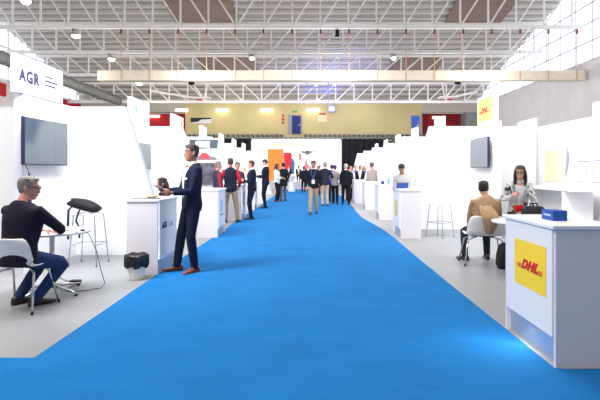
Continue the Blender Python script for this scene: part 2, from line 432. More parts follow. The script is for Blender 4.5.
# ------------------------------------------------------------------ far end: stage and backdrop
t = thing('backdrop_wall', 'white printed backdrop wall behind the stage at the aisle end', 'backdrop', (0,40,0))
bdm = mat('white emissive backdrop', (246,246,250), rough=.6, emit=.75)  # panel white carries its own even emission
bm = BM(); box(bm, (-4.9,0,0), (2.55,.15,4.12)); obj('panel', bm, bdm, t)
grayp = mat('grey print', (112,112,122), rough=.6); pinkp = mat('pink print', (236,140,150), rough=.6)
bm = BM()   # a drone picture: body, arms, rotors
box(bm, (-.75,-.03,2.95), (.15,-.01,3.07)); box(bm, (-.45,-.035,2.85), (-.05,-.01,3.16))
box(bm, (-1.0,-.03,3.08), (-.55,-.012,3.13)); box(bm, (.0,-.03,3.06), (.75,-.012,3.11)); box(bm, (-.3,-.03,2.7), (-.2,-.012,2.9))
obj('drone_print', bm, grayp, t)
bm = BM(); prism(bm, [(-1.0,-.02,2.95),(-.75,-.02,2.9),(-.72,-.02,2.4),(-.95,-.02,2.3)], (0,.02,0)); prism(bm, [(-.55,-.02,1.9),(-.3,-.02,2.6),(-.15,-.02,1.2),(-.5,-.02,1.2)], (0,.02,0)); obj('pink_print', bm, pinkp, t)
bm = BM()
for k, (x, z, w) in enumerate(((1.75,3.75,.5),(1.8,3.35,.4),(1.9,3.0,.3),(1.9,2.6,.3),(1.95,2.2,.4),(-4.3,3.35,1.0),(-4.2,3.05,.8))):
    box(bm, (x-w/2,-.02,z), (x+w/2,0,z+.06))
obj('text_lines', bm, mat('pale blue print', (170,185,225), rough=.6), t)
bm = BM(); box(bm, (-3.4,-.02,3.55), (-.9,0,3.7)); obj('yellow_print', bm, mat('pale yellow print', (246,236,180), rough=.6), t)
# portrait printed on the backdrop
bm = BM(); prism(bm, [(-2.1,-.02,2.2),(-1.95,-.02,2.45),(-1.75,-.02,2.55),(-1.5,-.02,2.5),(-1.3,-.02,2.2),(-1.35,-.02,1.2),(-2.05,-.02,1.2)], (0,.02,0)); obj('blue_shirt_print', bm, mat('blue shirt print', (60,130,200), rough=.6), t)
bm = BM(); prism(bm, [(-1.68+.16*math.cos(a*PI/6),-.03,2.72+.2*math.sin(a*PI/6)) for a in range(12)], (0,.02,0)); obj('face_print', bm, mat('face print', (224,170,150), rough=.6), t)
blk = mat('black drape', (26,26,34), rough=.9, noise=.3, nscale=3)
def drape(x0, x1, y, z, label):
    bm = BM(); n = int((x1-x0)/.12); pts = [(x0+(x1-x0)*k/n, .06*math.sin(k*1.3), 0) for k in range(n+1)]
    prism(bm, pts+[(p[0], p[1]+.05, 0) for p in reversed(pts)], (0,0,z))
    tag(obj('stage_drape', bm, blk, loc=(0,y,0)), label, 'drape', 'black stage drapes')
drape(2.6, 6.4, 39.8, 4.1, 'black stage drape to the right of the white backdrop')
drape(-9.2, -4.95, 39.8, 4.15, 'black stage drape to the left of the white backdrop')
def banner(x, y, w, z0, z1, rgb, label, nm):
    z1 -= .55; t = thing('roll_up_banner', label, 'banner', (x,y,.55), 0)
    bm = BM(); box(bm, (-w/2,-.08,0), (w/2,.08,.1)); obj('base', bm, STEEL, t)
    bm = BM()
    n = 12
    pts = [(-w/2+w*k/n, .012*math.sin(k*2.2), z0) for k in range(n+1)]
    prism(bm, pts+[(p[0], p[1]+.02, z0) for p in reversed(pts)], (0,0,z1-z0)); obj('sheet', bm, mat(nm, rgb, rough=.6, noise=.12, nscale=6), t)
    bm = BM(); tube(bm, [(0,.05,.05),(0,.05,z1)], .02, 6); obj('pole', bm, STEEL, t)
banner(-2.78, 38.3, 1.28, .1, 3.2, (244,150,70), 'tall orange banner in front of the white backdrop', 'orange banner')
banner(-1.85, 38.9, .62, .1, 2.95, (222,60,80), 'narrow red banner just right of the orange banner', 'red banner')
bm = BM(); box(bm, (-4.5,0,0), (2.4,2.2,.55)); bevel(bm, .02); tag(obj('stage_platform', bm, mat('pale stage front', (206,202,204), rough=.7), loc=(0,37.65,0)), 'low pale stage platform at the end of the carpet', 'stage')

# ------------------------------------------------------------------ booths
def partition(side, y, label, ext=5.6):
    """frontal booth wall with a slanted edge towards the aisle; side -1 left, +1 right"""
    t = thing('booth_partition', label, 'partition', (side*3.9,y,0), 0, 'white booth partitions')
    xt, xb = 3.2, 2.42
    if side > 0: xt, xb = 2.95, 2.28
    bm = BM()
    prism(bm, [(side*(ext-3.9),0,0),(side*(xb-3.9),0,0),(side*(xt-3.9),0,2.54),(side*(ext-3.9),0,2.54)], (0,.12,0))
    obj('panel', bm, PANEL, t)
    bm = BM()
    prism(bm, [(side*(xb-3.9)-side*.004,-.003,0),(side*(xb-3.9+.05),-.003,0),(side*(xt-3.9+.05),-.003,2.545),(side*(xt-3.9)-side*.004,-.003,2.545)], (0,.126,0))
    obj('edge_profile', bm, mat('pale aluminium edge', (196,203,218), rough=.5), t)
    bm = BM(); box(bm, (min(side*(xt-3.9),side*(ext-3.9)),-.004,2.54), (max(side*(xt-3.9),side*(ext-3.9)),.124,2.56)); obj('top_rail', bm, WHITE, t)
    return t
ordn = ['first','second','third','fourth','fifth','sixth','seventh','eighth']
PITCH = 3.65
def side_panel(side, y0, L, label, x=4.1, sign=True):
    t = thing('booth_side_panel', label, 'panel', (side*x,y0,0), 0, 'white booth side panels')
    bm = BM(); box(bm, (-.06 if side > 0 else -.06,0,0), (.06,L,2.54)); obj('panel', bm, PANEL, t)
    bm = BM(); box(bm, (-.062,-.02,0), (.062,0,2.54)); obj('edge_profile', bm, mat('pale lilac edge', (205,204,216), rough=.5), t)
    return t
def header(side, y0, L, z1, label, draw=None, x=4.05, m=PANEL, far=False):
    t = thing('header_sign', label, 'sign', (side*x,y0,2.54), 0, 'header signs above the booths')
    bm = BM(); box(bm, (-.04,0,0), (.04,L,z1-2.54)); obj('board', bm, m, t)
    # lettering frame: seen from the aisle, origin at reading left, bottom
    if side < 0: F = lambda u, v, o=.041: frame((o, u, v), (0,1,0))
    else: F = lambda u, v, o=.041: frame((-o, L-u, v), (0,-1,0))
    if draw: draw(t, F, L, z1-2.54)
    return t
def rect(F, name, u0, u1, v0, v1, m, parent, th=.003, o=.041):
    bm = BM(); box(bm, (u0,v0,0), (u1,v1,th)); ob = obj(name, bm, m, parent); ob.matrix_local = F(0,0,o); return ob

# left row
for i in range(7):
    yp = 8.3+PITCH*i
    partition(-1, yp, 'white slanted booth partition, %s along the left row' % ordn[i])
    side_panel(-1, yp-1.55, 1.55, 'white booth side panel along the left row, %s from the camera' % ordn[i])
def agr(t, F, L, h):
    text_fit('lettering', 'AGR', .52, .19, NAVYINK, t, F(.04, .15), .003, bold=.055, space=1.16)
    for k, w in enumerate((.22,.36,.30)):
        rect(F, 'small_text_line', .70, .70+w, .33-.065*k, .352-.065*k, NAVYINK, t)
    rect(F, 'divider_line', .655, .665, .15, .38, NAVYINK, t)
def teal(t, F, L, h):
    text('lettering', 'Garda', .2, mat('pale teal ink', (150,210,205), rough=.5), t, F(.42, .25), depth=.003)
    bm = BM(); prism(bm, [(.18,.33,0),(.36,.45,0),(.34,.33,0),(.36,.21,0)], (0,0,.004)); ob = obj('logo', bm, TEALINK, t); ob.matrix_local = F(0,0)
    text('lettering', 'labs', .11, GREYINK, t, F(.75, .08), depth=.003)
def logo3(t, F, L, h):
    text('lettering', 'iting', .26, mat('violet ink', (120,110,190), rough=.5), t, F(.3, .15), depth=.003, offset=.008)
    rect(F, 'logo', .8, 1.0, .3, .46, ORANGEINK, t)
    rect(F, 'edge_strip', 0, .1, 0, h, BLUEINK, t)
def faint(t, F, L, h):
    rect(F, 'text_line', .35, .9, .25, .32, mat('pale blue ink', (190,205,235), rough=.5), t)
sp = [(6.55,1.22,agr,'white header sign with navy AGR lettering, leftmost in the photo'),
      (10.75,1.2,teal,'white header sign with a pale teal logo above the second left booth'),
      (14.0,1.15,logo3,'white header sign with violet letters and an orange logo, third on the left'),
      (17.65,.9,faint,'small white header sign, fourth along the left row'),
      (21.3,.95,faint,'small white header sign, fifth along the left row'),
      (24.95,1.0,None,'tiny white header sign, sixth along the left row'),(28.6,1.0,None,'tiny white header sign, last along the left row')]
for y0, L, fn, s in sp:
    header(-1, y0, L, 3.06 if fn is agr else 3.12, s, fn)
# right row
for i in range(6):
    yp = 11.9+PITCH*i
    partition(1, yp, 'white slanted booth partition, %s along the right row' % ordn[i])
    side_panel(1, yp-1.42, 1.42, 'white booth side panel along the right row, %s from the camera' % ordn[i])
def dhl_logo(t, F, u, v, w, h, o):
    text_fit('lettering', 'DHL', w, h, RED, t, F(u, v, o), shear=.5, bold=.06, space=1.12)
    for k in range(3):
        rect(F, 'stripe', u-.22*w, u-.03*w+.04*w*k/2, v+h*(.02+.16*k), v+h*(.11+.16*k), RED, t, .002, o)
        rect(F, 'stripe', u+.97*w+.04*w*k/2, u+1.22*w, v+h*(.02+.16*k), v+h*(.11+.16*k), RED, t, .002, o)
def dhl(t, F, L, h):
    rect(F, 'yellow_field', .06, L-.08, .06, h-.07, mat('warm yellow print', (246,206,104), rough=.5), t)
    dhl_logo(t, F, .22, .24, .46, .14, .045)
sr = [(10.45,1.08,dhl,'yellow DHL header sign above the right booths',3.18),(14.55,1.0,faint,'white header sign, second along the right row',3.12),
      (18.2,.95,faint,'white header sign in front of the far blue door, third along the right row',3.12),(21.8,.9,faint,'small white header sign, fourth along the right row',3.12),
      (25.4,.9,None,'tiny white header sign, fifth along the right row',3.12),(29.0,.9,None,'tiny white header sign, last along the right row',3.12)]
for y0, L, fn, s, z in sr:
    header(1, y0, L, z, s, fn)
# back walls of both rows
for side, y0 in ((-1,8.42),(1,4.2)):
    bm = BM(); box(bm, (-.06,0,0), (.06,33.5-y0,2.54))
    t = tag(obj('booth_back_wall', bm, PANEL, loc=(side*5.7,y0,0)), 'long white back wall behind the %s row of booths' % ('left' if side < 0 else 'right'), 'wall', 'booth back walls')
# signs of the aisle behind the right row
for x, y0, L, z, s in ((7.6,16.0,1.5,3.24,'white sign board rising behind the right back wall'),(5.86,9.0,.9,2.85,'pale blue sign board above the right back wall at the photo edge')):
    t = thing('header_sign', s, 'sign', (x,y0,0), 0, 'header signs above the booths')
    bm = BM(); box(bm, (-.04,0,.0), (.04,L,z)); obj('board', bm, mat('pale blue board', (230,234,242), rough=.6), t)
    bm = BM(); box(bm, (-.045,.3,z-.18), (-.04,L-.3,z-.15)); obj('text_line', bm, mat('pale blue ink', (190,205,235)), t)

# televisions
def tv(x, y, z, side, w, h, label):
    t = thing('television', label, 'television', (x,y,z), 0, 'televisions on the booth side panels')
    s = -side   # screen faces the aisle
    bm = BM(); box(bm, (-.025,0,0), (.025,w,h)); bevel(bm, .006); obj('case', bm, mat('tv case navy black', (34,38,62), rough=.4), t)
    bm = BM(); xx = s*.026; box(bm, (min(xx, xx+s*.003),.012,.018), (max(xx, xx+s*.003),w-.012,h-.012)); obj('screen', bm, SCREEN, t)
    bm = BM(); box(bm, (min(0, -s*.09),w/2-.15,h/2-.12), (max(0, -s*.09),w/2+.15,h/2+.12)); obj('wall_mount', bm, BLACK, t)
tv(-3.93, 6.55, 1.535, -1, 1.17, .665, 'wide dark television on the side panel below the AGR sign')
tv(3.93, 10.58, 1.525, 1, 1.15, .69, 'dark television on the side panel below the yellow DHL sign')
tv(-3.93, 10.75, 1.5, -1, 1.0, .6, 'dark television in the second left booth seen past the slanted partition')
bm = BM(); tube(bm, [(0,0,0),(.02,.02,-.06),(.05,.0,-.13)], .006, 6); box(bm, (.04,-.01,-.16), (.06,.01,-.12)); tag(obj('cable', bm, BLACK, loc=(-3.93,6.62,1.535)), 'short black cable dangling from the television below the AGR sign', 'cable')
# posters on the third left partition
t = thing('poster', 'tall poster of a red car and grey machines on the third left partition', 'poster', (-3.5,15.55,1.0), 0)
bm = BM(); box(bm, (-.42,-.02,0), (.5,0,1.5)); obj('sheet', bm, mat('poster white', (240,240,244), rough=.5), t)
teald = mat('dark teal print', (52,72,80), rough=.5)
bm = BM(); box(bm, (-.42,-.024,1.17), (.5,-.02,1.47)); obj('dark_photo', bm, teald, t)
bm = BM(); tube(bm, [(-.2,-.028,1.32),(.25,-.028,1.3)], [.1,.12], 12, side=(0,0,1)); obj('lamp_print', bm, WHITE, t)
bm = BM(); prism(bm, [(-.3,-.024,.8),(.5,-.024,.8),(.42,-.024,.9),(.1,-.024,.98),(-.25,-.024,.92)], (0,.004,0)); obj('machine_print', bm, grayp, t)
bm = BM(); prism(bm, [(-.1,-.028,.86),(.22,-.028,.83),(.24,-.028,.96),(.12,-.028,1.04),(.0,-.028,1.05),(-.07,-.028,.96)], (0,.004,0)); obj('red_print', bm, mat('red car print', (196,60,60), rough=.5), t)
bm = BM(); prism(bm, [(-.25,-.024,0),(.5,-.024,0),(.5,-.024,.72),(-.25,-.024,.72)], (0,.004,0)); obj('machine_photo', bm, mat('machine photo', (84,80,92), rough=.5, noise=.7, nscale=5), t)
# wall of the DHL booth: pale yellow poster, grey arch, line drawing
t = thing('poster', 'pale yellow poster on the back wall above the white console table', 'poster', (5.63,10.55,1.22))
bm = BM(); box(bm, (-.015,0.16,0), (0,.95,.72)); obj('sheet', bm, mat('pale yellow poster', (255,244,172), rough=.5), t)
bm = BM(); pts = [(-.016,.0+.10*math.sin(a),.1+.66*a/1.9) for a in [k*.19 for k in range(11)]]
tube(bm, [(p[0],.16-p[1]*1.5-.1+.06*(k/10),p[2]) for k, p in enumerate(pts)], [(.006,.02+.035*math.sin(k*PI/10)) for k in range(11)], 8, side=(1,0,0)); obj('grey_arch', bm, mat('grey arch print', (150,154,164), rough=.5), t)
t = thing('line_drawing', 'white board with a pale grey line drawing on the right back wall', 'poster', (5.63,8.35,1.2))
bm = BM(); box(bm, (-.012,0,0), (0,1.95,.62)); obj('board', bm, PANEL, t)
bm = BM()
for k, (a, b, c, d) in enumerate(((0,1.75,.44,.46),(.0,1.6,.30,.31),(.1,1.9,.02,.035),(.2,1.5,.17,.18))): box(bm, (-.015,a,c), (-.012,b,d))
for k in range(7): box(bm, (-.015,.2+.24*k,.02), (-.012,.22+.24*k,.44 if k % 2 else .3))
obj('line_print', bm, mat('pale grey ink', (96,104,126), rough=.5), t)
# white console table below them
t = thing('console_table', 'white high console table along the right back wall under the poster', 'table', (5.2,9.0,0))
bm = BM(); box(bm, (-.3,-.1,1.06), (.3,2.3,1.11)); bevel(bm, .006); obj('tabletop', bm, WHITE, t)
for a in (.3, 2.16): bm = BM(); box(bm, (-.28,a,0), (.28,a+.1,1.06)); obj('leg_panel', bm, WHITE, t)
bm = BM(); box(bm, (.2,.4,0), (.24,2.16,1.06)); obj('back_panel', bm, WHITE, t)

# counters
def counter(side, y0, L, xf, label, draw=None, w=.45, h=1.05, near=False):
    """front faces the aisle; local x = away from the aisle"""
    t = thing('reception_counter', label, 'counter', (side*xf,y0,0), 0, 'white reception counters')
    s = side
    def bx(a, b): return (min(s*a[0],s*b[0]),a[1],a[2]), (max(s*a[0],s*b[0]),b[1],b[2])
    side_m = mat('counter side laminate', (226,220,224), rough=.5, spec=.3)
    bm = BM(); box(bm, *bx((.05,.03,0),(w,L-.03,h-.04))); obj('core', bm, mat('silver core', (190,194,204), rough=.35, metal=.6), t)
    for a in (0, L-.03):
        bm = BM(); box(bm, *bx((.012,a,0),(w,a+.03,h-.03))); bevel(bm, .003, 1); obj('side_panel', bm, side_m, t)
    bm = BM(); box(bm, *bx((0,.03 if near else .075,.22),(.025,L-(.05 if near else .075),h-.03))); bevel(bm, .004, 1); fp = obj('front_panel', bm, WHITE, t)
    bm = BM(); box(bm, *bx((-.015,-.015,h-.03),(w+.02,L+.015,h))); bevel(bm, .004, 1); obj('countertop', bm, WHITE, t)
    bm = BM(); box(bm, *bx((.03,.08,.205),(.045,L-.08,.215))); obj('led_strip', bm, LED, t)
    for a in ((.066, L-.074) if not near else ()):
        bm = BM(); box(bm, *bx((.03,a,.22),(.045,a+.008,h-.06))); obj('led_strip', bm, LED, t)
    if side < 0: F = lambda u, v, o=.001: frame((o, u, v), (0,1,0))
    else: F = lambda u, v, o=.001: frame((-o, L-u, v), (0,-1,0))
    if draw: draw(t, F, L, h)
    return t
def c_agr(t, F, L, h):
    text_fit('lettering', 'AGR', .25, .095, NAVYINK, t, F(.14, .62))
    rect(F, 'divider_line', .43, .435, .62, .71, GREYINK, t, .002, .001)
    text('lettering', 'LABS', .1, mat('pale grey lettering', (170,175,190), rough=.5), t, F(.48, .62), depth=.002)
def c_mark(col):
    def fn(t, F, L, h):
        rect(F, 'logo', .3, .55, .55, .8, col, t, .002, .001)
        rect(F, 'text_line', .25, .6, .46, .49, GREYINK, t, .002, .001)
    return fn
def c_dhl(t, F, L, h):
    m = rect(F, 'yellow_poster', .235, .79, .49, .87, YELLOW, t, .002, .001)
    dhl_logo(t, F, .365, .635, .30, .085, .004)
palebl = mat('pale blue logo', (170,205,230), rough=.5)
counter(-1, 6.7, .95, 2.12, 'white reception counter with AGR lettering beside the man in the navy suit', c_agr)
counter(-1, 10.4, .95, 2.0, 'white counter with a pale blue logo behind the man in the navy suit', c_mark(palebl))
counter(-1, 14.0, .95, 2.0, 'white counter just beyond the man in the navy vest', c_mark(palebl))
counter(-1, 17.7, .95, 2.05, 'white counter beside the taller man in a dark suit on the left', c_mark(mat('pale grey logo', (200,204,216), rough=.5)))
counter(-1, 21.4, .95, 2.05, 'white counter beside the woman in the white jacket', None)
counter(1, 3.515, .905, 1.783, 'large white reception counter with yellow DHL poster, nearest on the right', c_dhl, .5, near=True)
counter(1, 10.28, .95, 1.92, 'white counter with a small yellow poster, second on the right', lambda t, F, L, h: rect(F, 'yellow_poster', .3, .62, .45, .8, mat('mustard poster', (232,196,90), rough=.5), t, .002, .001))
counter(1, 14.1, .95, 2.0, 'white counter carrying a mug and a bottle, third on the right', None)
counter(1, 17.7, .95, 2.0, 'white counter in front of the man in the grey brown shirt', None)
counter(1, 21.4, .95, 1.95, 'white counter farthest along the right row', None)

# things on counters
t = thing('blue_box', 'small blue box lying on the DHL counter', 'box', (1.94,3.84,1.05))
bm = BM(); box(bm, (0,0,0), (.115,.19,.082)); bevel(bm, .002, 1); obj('carton', bm, mat('blue carton', (36,84,172), rough=.5), t)
bm = BM(); box(bm, (-.001,.04,.035), (0,.15,.05)); obj('text_line', bm, mat('light blue print', (180,205,240), rough=.5), t)
t = thing('serving_plate', 'grey tray with a pastry on the AGR counter', 'plate', (-2.36,6.86,1.05))
bm = BM(); box(bm, (-.2,-.13,0), (.2,.13,.014)); bevel(bm, .005); obj('tray', bm, mat('grey tray', (104,108,114), rough=.5), t)
t = thing('pastry', 'golden bread roll lying on the grey tray', 'pastry', (-2.28,6.88,1.064))
bm = BM(); ball(bm, (0,0,.025), (.08,.05,.028)); ball(bm, (.05,.02,.03), (.06,.04,.022)); obj('roll', bm, mat('golden crust', (226,206,160), rough=.7, noise=.15), t, smooth=True)
t = thing('mug', 'dark blue mug on the third right counter', 'mug', (2.18,14.5,1.05))
bm = BM(); lathe(bm, [(.04,0),(.045,.01),(.045,.1),(.04,.1),(.038,.02),(0,.02)], 16); obj('cup', bm, mat('dark blue ceramic', (40,56,110), rough=.3), t, smooth=False)
bm = BM(); tube(bm, [(.045,0,.08),(.075,0,.07),(.075,0,.035),(.045,0,.025)], .007, 6); obj('handle', bm, mat('dark blue ceramic', (40,56,110), rough=.3), t)
t = thing('water_bottle', 'light blue bottle beside the mug on the third right counter', 'bottle', (2.34,14.4,1.05))
bm = BM(); lathe(bm, [(.04,0),(.042,.12),(.03,.16),(.018,.18),(.018,.2),(0,.2)], 16); obj('body', bm, mat('light blue bottle', (96,160,216), rough=.3), t)
bm = BM(); lathe(bm, [(.02,.2),(.02,.225),(0,.225)], 12); obj('cap', bm, WHITE, t)
t = thing('laptop', 'blue backed laptop on the second right counter', 'laptop', (2.02,10.85,1.05), R(15))
bm = BM(); box(bm, (-.16,-.1,0), (.16,.12,.015)); obj('base', bm, STEEL, t)
bm = BM(); prism(bm, [(-.14,-.1,.012),(.14,-.1,.012),(.14,-.15,.14),(-.14,-.15,.14)], (0,-.01,0)); obj('screen_lid', bm, mat('blue lid', (44,70,150), rough=.4), t)

# bar stools
def stool(x, y, h, rz, label):
    t = thing('bar_stool', label, 'stool', (x,y,0), rz, 'wire bar stools')
    bm = BM(); box(bm, (-.19,-.19,h-.03), (.19,.19,h)); bevel(bm, .01); obj('seat', bm, WPLAST, t)
    wire = mat('thin steel wire', (176,180,186), rough=.3, metal=.9)
    for sx in (-1,1):
        for sy in (-1,1):
            bm = BM(); tube(bm, [(sx*.16,sy*.16,h-.03),(sx*.215,sy*.215,.01)], .009, 8); obj('leg', bm, wire, t)
            bm = BM(); tube(bm, [(sx*.215,sy*.215,0),(sx*.215,sy*.215,.015)], .013, 8); obj('foot_cap', bm, BLACK, t)
    q = .198
    bm = BM()
    for a, b in (((-q,-q),(q,-q)),((q,-q),(q,q)),((q,q),(-q,q)),((-q,q),(-q,-q))): tube(bm, [(*a,.32),(*b,.32)], .007, 6)
    obj('footrest', bm, wire, t)
stool(-3.45, 7.47, .80, R(0), 'white wire bar stool carrying a black bag in the AGR booth')
stool(2.86, 10.6, .74, R(40), 'white wire bar stool standing empty beside the second right counter')

# bags
t = thing('laptop_bag', 'black shoulder bag slumped on the bar stool with its strap hanging', 'bag', (-3.49,7.42,.80))
bm = BM()
rings = []
for a in range(9):
    u = a/8; x = -.21+.42*u; zc = .165-.115*u+.02*math.sin(u*PI); hh = (.05+.055*math.sin(u*PI)**.6)*.8; dd = .13+.03*math.sin(u*PI)
    rings.append([V((x+ .03*math.sin(th), dd*math.cos(th)*(1 if abs(math.cos(th)) < .9 else .95), max(.004, zc+hh*math.sin(th)))) for th in [k*2*PI/16 for k in range(16)]])
loft(bm, rings); obj('body', bm, BAG, t, smooth=True)
bm = BM(); rings = []
for a in range(7):
    u = a/6; x = -.17+.32*u; zc = .185-.10*u+.02*math.sin(u*PI)
    rings.append([V((x, .10*math.cos(th), zc+.03+.022*math.sin(th))) for th in [k*2*PI/12 for k in range(12)]])
loft(bm, rings); obj('flap', bm, mat('black nylon flap', (44,47,52), rough=.6), t, smooth=True)
bm = BM(); tube(bm, [(-.12,-.10,.14),(-.15,-.2,.06),(-.15,-.215,-.14),(-.155,-.2,-.38)], [(.018,.004)]*4, 8, side=(1,0,0)); tube(bm, [(.0,-.10,.10),(.0,-.2,.03),(-.03,-.215,-.10),(.03,-.21,-.22),(.01,-.2,-.36)], [(.016,.004)]*5, 8, side=(1,0,0)); obj('strap', bm, BAG, t)
t = thing('briefcase', 'black bag on the white table held by the woman in the patterned jacket', 'bag', (3.24,6.97,.74), R(8))
bm = BM(); rings = []
for z, w, d in ((0,.17,.08),(.05,.18,.09),(.12,.175,.08),(.18,.15,.06),(.2,.12,.04)):
    rings.append([V((w*math.copysign(abs(math.cos(th))**.5, math.cos(th)), d*math.copysign(abs(math.sin(th))**.6, math.sin(th)), z)) for th in [k*2*PI/20 for k in range(20)]])
loft(bm, rings); obj('body', bm, BAG, t, smooth=True)
bm = BM(); tube(bm, [(-.06,0,.19),(-.05,0,.24),(.05,0,.24),(.06,0,.19)], .012, 8); obj('handle', bm, BLACK, t)
bm = BM(); box(bm, (-.12,-.1,.03), (.1,-.085,.11)); bevel(bm, .006); obj('pocket', bm, mat('black nylon flap', (44,47,52)), t)
t = thing('backpack', 'black backpack standing on the floor under the white table on the right', 'bag', (2.93,7.15,0), 0)
bm = BM(); rings = []
for z, w, d in ((0,.13,.09),(.06,.16,.11),(.22,.15,.10),(.34,.12,.08),(.38,.07,.05)):
    rings.append([V((w*math.copysign(abs(math.cos(th))**.6, math.cos(th)), d*math.copysign(abs(math.sin(th))**.6, math.sin(th)), z)) for th in [k*2*PI/20 for k in range(20)]])
loft(bm, rings); obj('body', bm, BAG, t, smooth=True)
bm = BM(); tube(bm, [(-.03,0,.37),(0,0,.41),(.03,0,.37)], .01, 6); obj('handle', bm, BLACK, t)

# shell chairs
def chair(x, y, rz, label, ws=1.):
    """sits facing local +y"""
    t = thing('shell_chair', label, 'chair', (x,y,0), rz, 'white plastic shell chairs')
    profl = [(.22,.435,.20),(.20,.45,.215),(.08,.445,.225),(-.06,.44,.225),(-.15,.45,.225),(-.20,.49,.222),(-.225,.54,.22),(-.245,.62,.215),(-.262,.69,.205),(-.275,.75,.18),(-.278,.768,.14)]
    bm = BM(); rows = []
    for py, pz, w in profl:
        w *= ws; row = []
        for k in range(11):
            u = -1+2*k/10
            up = .03*abs(u)**2.5
            if pz > .5: row.append(bm.verts.new((w*u, py+.05*abs(u)**2.2, pz)))
            else: row.append(bm.verts.new((w*u, py, pz+up)))
        rows.append(row)
    for a, b in zip(rows, rows[1:]):
        for k in range(10): bm.faces.new((a[k], a[k+1], b[k+1], b[k]))
    bmesh.ops.recalc_face_normals(bm, faces=bm.faces[:])
    bmesh.ops.solidify(bm, geom=bm.faces[:], thickness=.012)
    obj('shell', bm, WPLAST, t, smooth=True)
    for sx in (-1,1):
        for sy in (-1,1):
            bm = BM(); tube(bm, [(sx*.10,sy*.03,.425),(sx*.17,sy*.09,.415),(sx*.20*ws,sy*.13,.38),(sx*.25*ws,sy*.235,.01)], .0115, 10); lg = obj('leg', bm, CHROME, t, smooth=True)
            bm = BM(); tube(bm, [(sx*.25*ws,sy*.235,0),(sx*.249*ws,sy*.233,.025)], .015, 8); obj('foot_cap', bm, BLACK, lg)
    return t
chair(-3.04, 5.08, R(-3), 'white shell chair on chrome legs holding the grey haired seated man')
chair(2.70, 7.52, R(-6), 'white shell chair under the man in the tan jacket', 1.28)
chair(-2.85, 8.95, R(80), 'white shell chair under the woman behind the AGR counter')

# tables with star bases
def star_table(x, y, r, label, rz=0., h=.74):
    t = thing('round_table', label, 'table', (x,y,0), rz, 'white tables on star bases')
    bm = BM(); lathe(bm, [(0,h-.025),(r-.005,h-.025),(r,h-.02),(r,h-.004),(r-.004,h),(0,h)], 40); obj('tabletop', bm, WHITE, t)
    bm = BM(); tube(bm, [(0,0,.06),(0,0,h-.025)], .03, 16); obj('column', bm, CHROME, t, smooth=True)
    for k in range(4):
        a = k*PI/2; c, s = math.cos(a), math.sin(a)
        bm = BM(); tube(bm, [(.02*c,.02*s,.085),(.2*c,.2*s,.06),(.4*c,.4*s,.028)], [(.026,.022),(.024,.018),(.02,.012)], 10, side=(-s,c,0)); lg = obj('foot', bm, CHROME, t, smooth=True)
        bm = BM(); lathe(bm, [(.018,0),(.02,.02),(0,.025)], 10, (.385*c,.385*s,0)); obj('foot_pad', bm, BLACK, lg)
    return t
star_table(-3.08, 5.72, .43, 'white round table in front of the grey haired seated man', R(-22))
star_table(3.06, 6.82, .46, 'white round table behind the DHL counter with a black bag on it', R(30))
# papers, laptop and cable on the left table
t = thing('papers', 'white sheets of paper lying at the right edge of the left table', 'papers', (-2.83,5.62,.74), R(-15))
for k in range(3):
    bm = BM(); box(bm, (-.12+.01*k,-.09,.001+.003*k), (.12+.012*k,.09,.003+.003*k)); obj('sheet', bm, WHITE, t, rot=(0,0,.1*k))
t = thing('pen', 'thin dark pen lying on the papers of the left table', 'pen', (-2.87,5.56,.752), R(20))
bm = BM(); tube(bm, [(-.06,0,.006),(.07,0,.006)], .006, 8); obj('barrel', bm, GREYINK, t)
bm = BM(); tube(bm, [(.07,0,.006),(.085,0,.006)], [.005,.001], 8); obj('tip', bm, BLACK, t)
bm = BM(); box(bm, (-.025,-.018,0), (.025,.018,.022)); bevel(bm, .004); tag(obj('charger_plug', bm, BLACK, loc=(-2.69,5.66,.742)), 'small black plug lying on the right rim of the left table', 'plug')
t = thing('power_cable', 'thin black cable from the left table down to an adapter on the floor', 'cable', (0,0,0))
bm = BM(); tube(bm, [(-2.675,5.66,.752),(-2.62,5.68,.70),(-2.57,5.76,.5),(-2.57,5.88,.25),(-2.55,5.95,.06),(-2.58,5.9,.012),(-2.7,5.8,.008),(-2.85,5.75,.008),(-2.98,5.85,.008),(-2.99,6.05,.008),(-3.02,6.2,.02)], .005, 6); obj('cord', bm, mat('grey cable', (70,72,78), rough=.5), t, smooth=True)
bm = BM(); tube(bm, [(-3.02,6.2,.02),(-3.2,6.3,.01),(-3.5,6.6,.008)], .005, 6); obj('cord', bm, mat('grey cable', (70,72,78)), t, smooth=True)
bm = BM(); box(bm, (-3.09,6.14,0), (-2.97,6.23,.045)); bevel(bm, .006); obj('adapter', bm, BLACK, t)

# waste bin
t = thing('waste_bin', 'white waste bin with a black liner beside the AGR counter', 'bin', (-2.34,6.46,0))
bm = BM(); lathe(bm, [(.0,0),(.095,0),(.10,.01),(.13,.28),(.122,.28),(.09,.02),(0,.02)], 24); obj('bin', bm, WPLAST, t, smooth=False)
bm = BM(); rings = []
n = 40
for r, z, j in ((.105,.31,.0),(.14,.335,.008),(.15,.31,.012),(.153,.25,.014),(.150,.20,.016),(.140,.165,.02),(.134,.18,.0)):
    rings.append([V(((r+j*math.sin(k*2.3+r*40))*math.cos(2*PI*k/n), (r+j*math.sin(k*2.3+r*40))*math.sin(2*PI*k/n), z+j*.8*math.sin(k*.9+1.))) for k in range(n)])
vr = [[bm.verts.new(p) for p in r] for r in rings]
for i in range(len(vr)-1):
    for k in range(n): bm.faces.new((vr[i][k], vr[i][(k+1) % n], vr[i+1][(k+1) % n], vr[i+1][k]))
f = vr[0][:]; bm.faces.new(f)
obj('liner', bm, mat('black bin liner', (26,26,28), rough=.35, spec=.5, bump=.5, bscale=25), t, smooth=True)

